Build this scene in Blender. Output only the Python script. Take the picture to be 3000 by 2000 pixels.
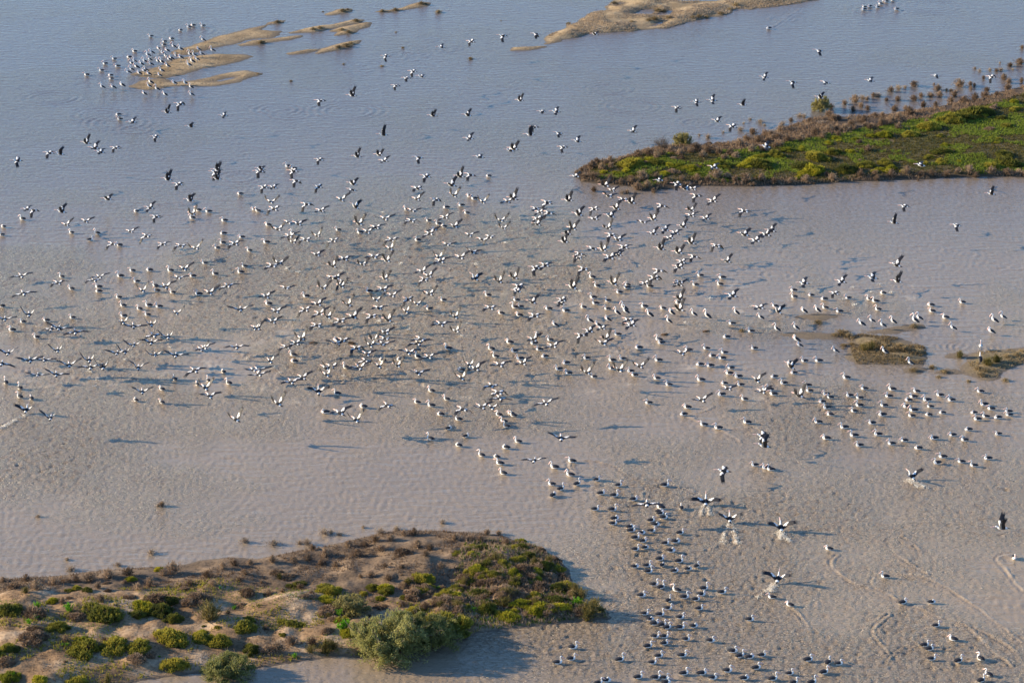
import bpy, math, random
import numpy as np
from mathutils import Vector

# ------------------------------------------------------------------ scene, camera, light
for o in list(bpy.data.objects):
    bpy.data.objects.remove(o)
scene = bpy.context.scene
COL = scene.collection
CAM_H, PITCH, LENS = 118.0, math.radians(19.5), 96.0
FPX = 3000.0 * LENS / 36.0            # focal length in photograph pixels
cam_d = bpy.data.cameras.new('camera')
cam_d.lens = LENS
cam_d.sensor_width = 36.0
cam_d.clip_start = 1.0
cam_d.clip_end = 20000.0
cam = bpy.data.objects.new('camera', cam_d)
COL.objects.link(cam)
cam.location = (0, 0, CAM_H)
cam.rotation_euler = (math.pi / 2 - PITCH, 0, 0)
scene.camera = cam

SUN_EL = math.radians(17.0)
SHADOW = Vector((1.0, -0.16, 0)).normalized()      # way the shadows fall on the water
sun_dir = Vector((SHADOW.x * math.cos(SUN_EL), SHADOW.y * math.cos(SUN_EL), -math.sin(SUN_EL)))
world = bpy.data.worlds.new('World')
scene.world = world
world.use_nodes = True
wn = world.node_tree
wn.nodes.clear()
sky = wn.nodes.new('ShaderNodeTexSky')
sky.sky_type = 'NISHITA'
sky.sun_disc = False
sky.sun_elevation = SUN_EL
sky.sun_rotation = math.atan2(-SHADOW.x, -SHADOW.y)
sky.altitude = 800
sky.air_density = 1.0
sky.dust_density = 0.0
sky.ozone_density = 5.0
bg = wn.nodes.new('ShaderNodeBackground')
bg.inputs['Strength'].default_value = 0.122
wo = wn.nodes.new('ShaderNodeOutputWorld')
wn.links.new(sky.outputs[0], bg.inputs[0])
wn.links.new(bg.outputs[0], wo.inputs[0])
sd = bpy.data.lights.new('sun', 'SUN')
sd.energy = 5.0
sd.angle = math.radians(0.5)
sd.color = (1.0, 0.82, 0.57)
sun = bpy.data.objects.new('sun', sd)
COL.objects.link(sun)
sun.rotation_euler = sun_dir.to_track_quat('-Z', 'Y').to_euler()
vs = scene.view_settings
vs.view_transform = 'Standard'
vs.look = 'None'
vs.exposure = 1.3
vs.gamma = 1.0
vs.use_curve_mapping = False

# ------------------------------------------------------------------ helpers
CT, ST = math.cos(PITCH), math.sin(PITCH)
def ground(px, py, z=0.0):
    """point of the place at height z that the photograph shows at (px, py)"""
    a = (px - 1500.0) / FPX
    b = (1000.0 - py) / FPX
    dx, dy, dz = a, CT + b * ST, -ST + b * CT
    t = (z - CAM_H) / dz
    return dx * t, dy * t
def photo(x, y, z=0.0):
    zz = z - CAM_H
    d = y * CT - zz * ST
    u = y * ST + zz * CT
    return 1500.0 + FPX * x / d, 1000.0 - FPX * u / d
def scale_at(py):                      # photograph pixels per metre
    b = (1000.0 - py) / FPX
    return FPX * (ST - b * CT) / CAM_H
K = 3.136
def tile(ox, oy, x, y):
    return ox + x / K, oy + y / K

RNG = np.random.RandomState(5)
LATT = np.random.RandomState(11).rand(256, 256)
def vnoise(x, y):
    xi = np.floor(x).astype(int); yi = np.floor(y).astype(int)
    fx = x - xi; fy = y - yi
    fx = fx * fx * (3 - 2 * fx); fy = fy * fy * (3 - 2 * fy)
    a = LATT[xi & 255, yi & 255]; b = LATT[(xi + 1) & 255, yi & 255]
    c = LATT[xi & 255, (yi + 1) & 255]; d = LATT[(xi + 1) & 255, (yi + 1) & 255]
    return (a * (1 - fx) + b * fx) * (1 - fy) + (c * (1 - fx) + d * fx) * fy
def fbm(x, y, lam, octv=4, gain=0.5, off=0.0):
    s = 0; amp = 1; tot = 0; f = 1.0 / lam
    for k in range(octv):
        s = s + amp * vnoise(x * f + 17.3 * k + off, y * f + 5.1 * k + off * 1.7)
        tot += amp; amp *= gain; f *= 2.03
    return s / tot
def sstep(a, b, x):
    t = np.clip((x - a) / (b - a), 0, 1)
    return t * t * (3 - 2 * t)
def poly_sdf(poly, X, Y):
    """signed distance, positive inside"""
    P = np.array(poly, float); n = len(P)
    best = np.full(X.shape, 1e18); inside = np.zeros(X.shape, bool)
    for i in range(n):
        ax, ay = P[i]; bx, by = P[(i + 1) % n]
        ex, ey = bx - ax, by - ay
        t = np.clip(((X - ax) * ex + (Y - ay) * ey) / (ex * ex + ey * ey + 1e-9), 0, 1)
        dx = X - ax - t * ex; dy = Y - ay - t * ey
        best = np.minimum(best, dx * dx + dy * dy)
        if by != ay:
            c = ((ay > Y) != (by > Y)) & (X < (bx - ax) * (Y - ay) / (by - ay) + ax)
            inside ^= c
    return np.where(inside, 1, -1) * np.sqrt(best)

def mesh_np(name, V, F, mats, mat_idx=None, smooth=True, attrs=None):
    """V (n,3), F (m,3|4) arrays -> mesh"""
    me = bpy.data.meshes.new(name)
    V = np.asarray(V, np.float32); F = np.asarray(F, np.int32)
    m, k = F.shape
    me.vertices.add(len(V)); me.vertices.foreach_set('co', V.ravel())
    me.loops.add(m * k); me.loops.foreach_set('vertex_index', F.ravel())
    me.polygons.add(m)
    me.polygons.foreach_set('loop_start', np.arange(0, m * k, k, dtype=np.int32))
    me.polygons.foreach_set('loop_total', np.full(m, k, np.int32))
    if smooth:
        me.polygons.foreach_set('use_smooth', np.ones(m, bool))
    for mt in mats:
        me.materials.append(mt)
    if mat_idx is not None:
        me.polygons.foreach_set('material_index', np.asarray(mat_idx, np.int32))
    for an, av in (attrs or {}).items():
        at = me.attributes.new(an, 'FLOAT', 'POINT')
        at.data.foreach_set('value', np.asarray(av, np.float32).ravel())
    me.update(calc_edges=True)
    me.validate()
    return me
def link(name, me, parent=None):
    o = bpy.data.objects.new(name, me)
    COL.objects.link(o)
    if parent is not None:
        o.parent = parent
    return o
def tag(o, label=None, cat=None, group=None, kind=None):
    if label: o['label'] = label
    if cat: o['category'] = cat
    if group: o['group'] = group
    if kind: o['kind'] = kind
    return o
ORD = ['first', 'second', 'third', 'fourth', 'fifth', 'sixth', 'seventh', 'eighth', 'ninth', 'tenth', 'eleventh', 'twelfth',
       'thirteenth', 'fourteenth', 'fifteenth', 'sixteenth', 'seventeenth', 'eighteenth', 'nineteenth', 'twentieth']
def ordinal(i, n):
    if i == 0: return 'leftmost'
    if i == n - 1: return 'rightmost'
    return (ORD[i] if i < 20 else '%dth' % (i + 1)) + ' from left'

# ------------------------------------------------------------------ materials
def new_mat(name):
    m = bpy.data.materials.new(name); m.use_nodes = True
    nt = m.node_tree
    return m, nt, nt.nodes['Principled BSDF']
def N(nt, t, **kw):
    n = nt.nodes.new(t)
    for k, v in kw.items():
        setattr(n, k, v)
    return n
def simple(name, col, rough=0.7, var=0.0, spec=0.3):
    m, nt, p = new_mat(name)
    p.inputs['Roughness'].default_value = rough
    p.inputs['Specular IOR Level'].default_value = spec
    if var:
        tc = N(nt, 'ShaderNodeTexCoord'); ns = N(nt, 'ShaderNodeTexNoise'); rp = N(nt, 'ShaderNodeValToRGB')
        ns.inputs['Scale'].default_value = 9; ns.inputs['Detail'].default_value = 3
        nt.links.new(tc.outputs['Object'], ns.inputs['Vector']); nt.links.new(ns.outputs['Fac'], rp.inputs[0])
        rp.color_ramp.elements[0].color = (*[c * (1 - var) for c in col], 1)
        rp.color_ramp.elements[1].color = (*[min(1, c * (1 + var)) for c in col], 1)
        rp.color_ramp.elements[0].position = 0.3; rp.color_ramp.elements[1].position = 0.7
        nt.links.new(rp.outputs[0], p.inputs['Base Color'])
    else:
        p.inputs['Base Color'].default_value = (*col, 1)
    return m
WHITE = simple('white_feather', (0.74, 0.735, 0.72), 0.75, 0.08)
BLACK = simple('black_feather', (0.016, 0.016, 0.02), 0.6, 0.3)
GREYF = simple('grey_underwing', (0.22, 0.21, 0.20), 0.7, 0.15)
BILLM = simple('pink_bill', (0.72, 0.47, 0.42), 0.45, 0.1)
LEGM = simple('slate_leg', (0.12, 0.13, 0.15), 0.6)
FOAM = simple('muddy_foam', (0.78, 0.74, 0.66), 0.6, 0.1)

def leaf_mat(name, cols, transl=0.25, rand=0.35):
    """foliage: colour from noise through the plant and from plant to plant"""
    m = bpy.data.materials.new(name); m.use_nodes = True
    nt = m.node_tree; nt.nodes.clear()
    out = N(nt, 'ShaderNodeOutputMaterial'); mix = N(nt, 'ShaderNodeMixShader')
    d = N(nt, 'ShaderNodeBsdfDiffuse'); t = N(nt, 'ShaderNodeBsdfTranslucent')
    geo = N(nt, 'ShaderNodeNewGeometry'); ns = N(nt, 'ShaderNodeTexNoise'); rp = N(nt, 'ShaderNodeValToRGB')
    oi = N(nt, 'ShaderNodeObjectInfo')
    ns.inputs['Scale'].default_value = 1.7; ns.inputs['Detail'].default_value = 4
    nt.links.new(geo.outputs['Position'], ns.inputs['Vector'])
    ad = N(nt, 'ShaderNodeMath', operation='MULTIPLY_ADD')
    nt.links.new(oi.outputs['Random'], ad.inputs[0]); ad.inputs[1].default_value = rand
    sb = N(nt, 'ShaderNodeMath', operation='SUBTRACT'); nt.links.new(ns.outputs['Fac'], sb.inputs[0]); sb.inputs[1].default_value = rand / 2
    nt.links.new(sb.outputs[0], ad.inputs[2])
    nt.links.new(ad.outputs[0], rp.inputs[0])
    el = rp.color_ramp.elements
    while len(el) < len(cols): el.new(0.5)
    for i, c in enumerate(cols):
        el[i].position = 0.25 + 0.5 * i / (len(cols) - 1); el[i].color = (*c, 1)
    nt.links.new(rp.outputs[0], d.inputs[0]); nt.links.new(rp.outputs[0], t.inputs[0])
    mix.inputs[0].default_value = transl
    nt.links.new(d.outputs[0], mix.inputs[1]); nt.links.new(t.outputs[0], mix.inputs[2]); nt.links.new(mix.outputs[0], out.inputs[0])
    return m
SAMPH = leaf_mat('samphire_leaf', [(0.085, 0.095, 0.030), (0.215, 0.205, 0.040), (0.40, 0.34, 0.055)], 0.3, 0.45)
SAMPHB = leaf_mat('bright_samphire_leaf', [(0.14, 0.16, 0.028), (0.31, 0.295, 0.032), (0.47, 0.41, 0.05)], 0.3)
BROWNL = leaf_mat('dry_brush', [(0.14, 0.095, 0.063), (0.27, 0.19, 0.125), (0.43, 0.315, 0.21)], 0.2)
PALEL = leaf_mat('pale_dead_twig', [(0.30, 0.23, 0.165), (0.46, 0.37, 0.27)], 0.2)
STRAW = leaf_mat('straw_reed', [(0.19, 0.14, 0.075), (0.33, 0.25, 0.14), (0.44, 0.34, 0.19)], 0.2)
WILLOW = leaf_mat('willow_leaf', [(0.15, 0.16, 0.06), (0.29, 0.285, 0.10), (0.46, 0.43, 0.18)], 0.4, 0.2)
WILLOWP = leaf_mat('pale_willow_leaf', [(0.20, 0.175, 0.07), (0.34, 0.30, 0.12), (0.47, 0.42, 0.20)], 0.35, 0.2)
WEED = leaf_mat('bright_weed_leaf', [(0.10, 0.24, 0.02), (0.18, 0.38, 0.03)], 0.3)
GRASSL = leaf_mat('grass_blade', [(0.075, 0.105, 0.022), (0.15, 0.205, 0.03), (0.26, 0.31, 0.055)], 0.3)
OLIVE = leaf_mat('olive_grass', [(0.09, 0.078, 0.028), (0.165, 0.14, 0.045), (0.26, 0.205, 0.085)], 0.25)
WOOD = simple('twig_bark', (0.13, 0.10, 0.075), 0.9, 0.2)

# ------------------------------------------------------------------ the land: outlines in photograph pixels
def T(ox, oy, pts):
    return [tile(ox, oy, x, y) for x, y in pts]
SHORE = [(-220, 1730), (-60, 1698), (0, 1694), (130, 1687), (250, 1673), (360, 1663), (450, 1658), (539, 1652), (590, 1638), (680, 1629), (750, 1636),
         (855, 1618), (1005, 1590), (1069, 1572), (1165, 1551), (1292, 1553), (1404, 1557), (1480, 1566), (1520, 1583), (1592, 1601), (1637, 1637),
         (1660, 1668), (1672, 1708), (1701, 1726), (1710, 1768), (1762, 1785), (1790, 1812), (1691, 1819), (1596, 1832), (1500, 1842), (1400, 1850),
         (1360, 1868), (1310, 1898), (1200, 1920), (1060, 1930), (1005, 1920), (909, 1932), (798, 1952), (730, 1962), (600, 1968), (480, 1980),
         (372, 2002), (300, 2060), (-260, 2100)]
SPIT = [(1690, 508), (1694, 494), (1730, 474), (1819, 462), (1867, 446), (1924, 432), (2000, 428), (2060, 424), (2154, 416), (2210, 400), (2282, 380),
        (2378, 350), (2473, 342), (2600, 338), (2728, 319), (2856, 290), (2936, 268), (3000, 252), (3260, 215), (3300, 525),
        (3000, 519), (2792, 522), (2633, 527), (2473, 535), (2346, 543), (2250, 545), (2202, 548), (2042, 545), (1930, 558), (1883, 562), (1850, 548), (1787, 541), (1707, 532)]
ISLET_A = [(2500, 1015), (2480, 990), (2520, 975), (2590, 985), (2640, 1000), (2712, 1022), (2712, 1042), (2690, 1066), (2620, 1068), (2530, 1060), (2510, 1040)]
ISLET_B = [(2850, 1092), (2856, 1070), (2850, 1040), (2920, 1030), (3000, 1022), (3100, 1010), (3100, 1060), (3000, 1062), (2930, 1078), (2892, 1106)]
BARS = [
    [(2296, 979), (2380, 974), (2445, 982), (2440, 990), (2370, 990)], [(2545, 974), (2620, 962), (2690, 953), (2694, 958), (2610, 974)],
    [(2780, 1044), (2800, 1037), (2828, 1041), (2815, 1049)], [(2660, 1086), (2680, 1076), (2700, 1082), (2685, 1091)], [(2745, 1092), (2780, 1084), (2825, 1090), (2775, 1096)],
    [(2340, 929), (2400, 920), (2450, 926), (2400, 936)]]
BANK_MAIN = T(1500, 0, [(290, 365), (360, 310), (480, 230), (620, 190), (800, 112), (870, 55), (905, 5), (960, -50), (1400, -45), (1560, 4), (1900, 6), (2350, -60),
                        (2900, -50), (2820, -5), (2700, 15), (2560, 60), (2352, 72), (2230, 95), (2100, 92), (1900, 150), (1650, 200), (1450, 247), (1200, 277), (1040, 297),
                        (850, 322), (700, 322), (500, 376), (300, 417), (330, 388)])
POOLS = [T(1500, 0, q) for q in ([(1110, 132), (1200, 105), (1310, 93), (1250, 132)], [(1330, 142), (1400, 118), (1465, 102), (1420, 138)],
                                 [(1180, 258), (1300, 215), (1385, 190), (1412, 208), (1330, 252)], [(940, 50), (1000, 36), (980, 58)])]
SANDBARS = [
    T(0, 0, [(1225, 690), (1360, 640), (1560, 590), (1640, 550), (1850, 520), (2000, 500), (2250, 508), (2305, 524), (2150, 572), (1900, 622), (1700, 690), (1500, 722), (1300, 708)]),
    T(0, 0, [(1620, 482), (1850, 398), (2050, 332), (2250, 298), (2352, 258), (2500, 208), (2600, 196), (2590, 214), (2480, 232), (2380, 280), (2595, 284), (2500, 332), (2352, 352),
             (2080, 412), (1900, 452), (1700, 492)]),
    T(0, 0, [(2225, 418), (2352, 374), (2500, 360), (2755, 332), (2660, 372), (2450, 388), (2352, 408)]),
    T(0, 0, [(1245, 795), (1330, 752), (1480, 742), (1560, 770), (1800, 750), (2050, 690), (2250, 658), (2345, 680), (2200, 732), (2000, 792), (1850, 802), (1600, 792), (1350, 824)]),
    T(750, 0, [(300, 302), (480, 266), (640, 240), (720, 234), (900, 184), (978, 186), (930, 208), (740, 248), (500, 292), (330, 307)]),
    T(750, 0, [(675, 133), (780, 92), (862, 86), (866, 106), (720, 128)]),
    T(750, 0, [(1105, 110), (1250, 92), (1350, 76), (1500, 28), (1580, 30), (1555, 52), (1350, 97), (1220, 117)]),
    T(750, 0, [(705, 288), (800, 258), (890, 240), (1015, 216), (1000, 244), (900, 274), (890, 300), (730, 330), (800, 290)]),
    T(750, 0, [(575, 488), (640, 456), (760, 418), (850, 390), (940, 378), (930, 394), (840, 434), (700, 468)]),
    T(750, 0, [(330, 494), (480, 460), (580, 456), (450, 484)]),
    T(1500, 0, [(0, 466), (20, 440), (200, 436), (285, 430), (160, 458)])]
def to_ground(poly):
    return [ground(x, y) for x, y in poly]

class Land:
    def __init__(s, name, poly, H, L, lump, lam, rag, step, mat, pools=(), off=0.0, pitl=None):
        s.poly = to_ground(poly); s.H = H; s.L = L; s.lump = lump; s.lam = lam; s.rag = rag; s.off = off
        s.pools = [to_ground(p) for p in pools]
        P = np.array(s.poly); pad = 2.5
        s.x0, s.y0 = P.min(0) - pad; s.x1, s.y1 = P.max(0) + pad
        xs = np.arange(s.x0, s.x1, step); ys = np.arange(s.y0, s.y1, step * 1.3)
        X, Y = np.meshgrid(xs, ys)
        Z, D = s.height(X, Y, True)
        nx, ny = len(xs), len(ys)
        idx = np.arange(nx * ny).reshape(ny, nx)
        q = np.stack([idx[:-1, :-1], idx[:-1, 1:], idx[1:, 1:], idx[1:, :-1]], -1).reshape(-1, 4)
        keep = (Z.ravel()[q] > -0.16).any(1)
        q = q[keep]
        used = np.unique(q); remap = np.full(nx * ny, -1); remap[used] = np.arange(len(used))
        V = np.stack([X.ravel(), Y.ravel(), Z.ravel()], -1)[used]
        zone = s.zone(V[:, 0], V[:, 1])
        me = mesh_np(name, V, remap[q], [mat], attrs={'zone': zone})
        s.ob = tag(link(name, me), kind='structure')
    def zone(s, x, y):
        return np.zeros(x.shape)
    grow = 0.0; floor = 0.0; sx = 1.0
    def height(s, X, Y, both=False):
        D = poly_sdf(s.poly, X, Y) + s.grow
        for p in s.pools:
            D = np.minimum(D, -poly_sdf(p, X, Y) + 0.3)
        D = D + s.rag * 2 * (fbm(X * s.sx, Y, 3.2, 3, 0.55, s.off) - 0.5) + s.rag * 2.5 * (fbm(X, Y, 9.0, 2, 0.5, s.off + 40) - 0.5)
        ins = np.maximum(D, 0)
        Z = s.H * (1 - np.exp(-ins / s.L))
        n = fbm(X * s.sx, Y, s.lam, 4, 0.52, s.off + 9) - 0.46
        Z = Z + s.lump * n * sstep(0.2, 3.5, ins) * 2 + 0.03 * (fbm(X, Y, 0.9, 2, 0.5, s.off) - 0.5)
        Z = np.where(D > 0, np.maximum(Z, s.floor + 0.03 * np.minimum(ins, 1)), 0.16 * D)
        return (Z, D) if both else Z
LANDS = []

def land_mat(name, dark, mid, pale, wet, scl=0.35, second=None, bump=0.5, spk=0.62):
    """soil: patches, speckle, wet dark rim just above the waterline; 'zone' leads to a second soil"""
    m, nt, p = new_mat(name)
    geo = N(nt, 'ShaderNodeNewGeometry')
    n1 = N(nt, 'ShaderNodeTexNoise'); n1.inputs['Scale'].default_value = scl; n1.inputs['Detail'].default_value = 6; n1.inputs['Roughness'].default_value = 0.62
    n2 = N(nt, 'ShaderNodeTexNoise'); n2.inputs['Scale'].default_value = 3.4; n2.inputs['Detail'].default_value = 5
    for n in (n1, n2): nt.links.new(geo.outputs['Position'], n.inputs['Vector'])
    def ramp(cols, src):
        r = N(nt, 'ShaderNodeValToRGB'); e = r.color_ramp.elements
        while len(e) < len(cols): e.new(0.5)
        for i, c in enumerate(cols):
            e[i].position = 0.33 + 0.34 * i / (len(cols) - 1); e[i].color = (*c, 1)
        nt.links.new(src, r.inputs[0]); return r
    r1 = ramp([dark, mid, pale], n1.outputs['Fac'])
    col = r1.outputs[0]
    if second:
        r2 = ramp(second, n1.outputs['Fac'])
        at = N(nt, 'ShaderNodeAttribute'); at.attribute_name = 'zone'
        mx = N(nt, 'ShaderNodeMix', data_type='RGBA'); nt.links.new(at.outputs['Fac'], mx.inputs['Factor'])
        nt.links.new(col, mx.inputs['A']); nt.links.new(r2.outputs[0], mx.inputs['B']); col = mx.outputs['Result']
    sp = N(nt, 'ShaderNodeMix', data_type='RGBA', blend_type='MULTIPLY'); sp.inputs['Factor'].default_value = 1
    r3 = ramp([(spk, spk * 0.97, spk * 0.94), (1, 1, 1), (1.15, 1.12, 1.08)], n2.outputs['Fac'])
    nt.links.new(col, sp.inputs['A']); nt.links.new(r3.outputs[0], sp.inputs['B'])
    sx = N(nt, 'ShaderNodeSeparateXYZ'); nt.links.new(geo.outputs['Position'], sx.inputs[0])
    mr = N(nt, 'ShaderNodeMapRange'); mr.inputs['From Min'].default_value = 0.02; mr.inputs['From Max'].default_value = 0.14
    nt.links.new(sx.outputs['Z'], mr.inputs['Value'])
    wm = N(nt, 'ShaderNodeMix', data_type='RGBA'); nt.links.new(mr.outputs[0], wm.inputs['Factor'])
    wm.inputs['A'].default_value = (*wet, 1); nt.links.new(sp.outputs['Result'], wm.inputs['B'])
    nt.links.new(wm.outputs['Result'], p.inputs['Base Color'])
    p.inputs['Roughness'].default_value = 0.9; p.inputs['Specular IOR Level'].default_value = 0.2
    bp = N(nt, 'ShaderNodeBump'); bp.inputs['Strength'].default_value = bump; bp.inputs['Distance'].default_value = 0.12
    nt.links.new(n2.outputs['Fac'], bp.inputs['Height']); nt.links.new(bp.outputs[0], p.inputs['Normal'])
    return m
SOIL_SHORE = land_mat('sandy_scrub_soil', (0.135, 0.086, 0.046), (0.25, 0.16, 0.086), (0.42, 0.315, 0.21), (0.12, 0.09, 0.064),
                      0.22, [(0.10, 0.070, 0.045), (0.155, 0.108, 0.068), (0.24, 0.17, 0.108)])
SOIL_SPIT = land_mat('grassy_spit_soil', (0.055, 0.064, 0.016), (0.095, 0.082, 0.030), (0.135, 0.098, 0.052), (0.075, 0.056, 0.038),
                     0.30, [(0.058, 0.040, 0.026), (0.082, 0.057, 0.036), (0.12, 0.086, 0.052)])
SOIL_BANK = land_mat('tan_sandbank', (0.19, 0.136, 0.074), (0.31, 0.225, 0.125), (0.41, 0.31, 0.185), (0.15, 0.118, 0.082), 0.2, bump=1.0, spk=0.42)
SOIL_ISLET = land_mat('weedy_mud', (0.135, 0.108, 0.05), (0.195, 0.148, 0.08), (0.25, 0.19, 0.11), (0.15, 0.118, 0.085), 0.5)

class Bar(Land):
    floor = -0.08; sx = 0.4
    grow = 0.7                               # thin bars keep their width where the edge frays
class Shore(Land):
    def zone(s, x, y):                        # dark dry-brush flat along the far shore and on the point
        px, py = photo(x, y)
        line = np.interp(px, [0, 300, 600, 900, 1150, 1400, 1800], [1752, 1745, 1715, 1735, 1760, 1800, 1830])
        return 1 - sstep(-14, 22, py - line + 30 * (fbm(x, y, 5, 3, 0.5, 3) - 0.5))
class Spit(Land):
    def zone(s, x, y):                        # brown rim, green middle
        D = poly_sdf(s.poly, x, y)
        px, py = photo(x, y)
        up = np.interp(px, [1690, 1900, 2150, 2300, 2500, 2750, 2900, 3000], [480, 455, 450, 425, 392, 352, 315, 285])
        return np.maximum(1 - sstep(-6, 10, py - up + 25 * (fbm(x, y, 6, 3, 0.5, 8) - 0.5)), 1 - sstep(0.6, 3.0, D + 2.5 * (fbm(x, y, 4, 2) - 0.5)))
shore_l = Shore('scrub_island_ground', SHORE, 0.75, 3.0, 1.0, 5.5, 0.35, 0.24, SOIL_SHORE)
spit_l = Spit('grassy_spit_ground', SPIT, 0.85, 3.5, 0.35, 9.0, 0.5, 0.4, SOIL_SPIT, off=21)
isl_a = Bar('islet_ground', ISLET_A, 0.22, 2.5, 0.24, 3, 1.1, 0.3, SOIL_ISLET, off=31)
isl_b = Bar('islet_ground', ISLET_B, 0.24, 2.5, 0.24, 3, 1.0, 0.3, SOIL_ISLET, off=33)
bank_m = Land('sandbank', BANK_MAIN, 0.8, 5.0, 0.6, 7, 1.3, 0.55, SOIL_BANK, POOLS, off=51)
LANDS = [shore_l, spit_l, isl_a, isl_b, bank_m]
BARPOOL = T(0, 0, [(1930, 752), (2050, 722), (2150, 702), (2215, 700), (2180, 722), (2050, 752)])
for i, b in enumerate(SANDBARS):
    LANDS.append(Bar('sandbar', b, 0.42 if i > 3 else 0.34, 2.0 if i > 3 else 3.0, 0.30, 4, 0.6 if i > 3 else 0.9, 0.4, SOIL_BANK, [BARPOOL] if i == 3 else (), off=60 + i * 3))
for i, b in enumerate(BARS):
    LANDS.append(Bar('mudbar', b, 0.13, 2.0, 0.04, 3, 0.4, 0.3, SOIL_ISLET, off=90 + i * 3))
def surface(x, y):
    """height of the land, or of the water where there is none"""
    X = np.array([[x]], float); Y = np.array([[y]], float)
    h = 0.0
    for l in LANDS:
        if l.x0 < x < l.x1 and l.y0 < y < l.y1:
            h = max(h, float(l.height(X, Y)[0, 0]))
    return h
def on_land(px, py):
    """point where the photograph's ray meets the land"""
    z = 0.0
    for k in range(3):
        x, y = ground(px, py, z); z = surface(x, y)
    return x, y, z

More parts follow.
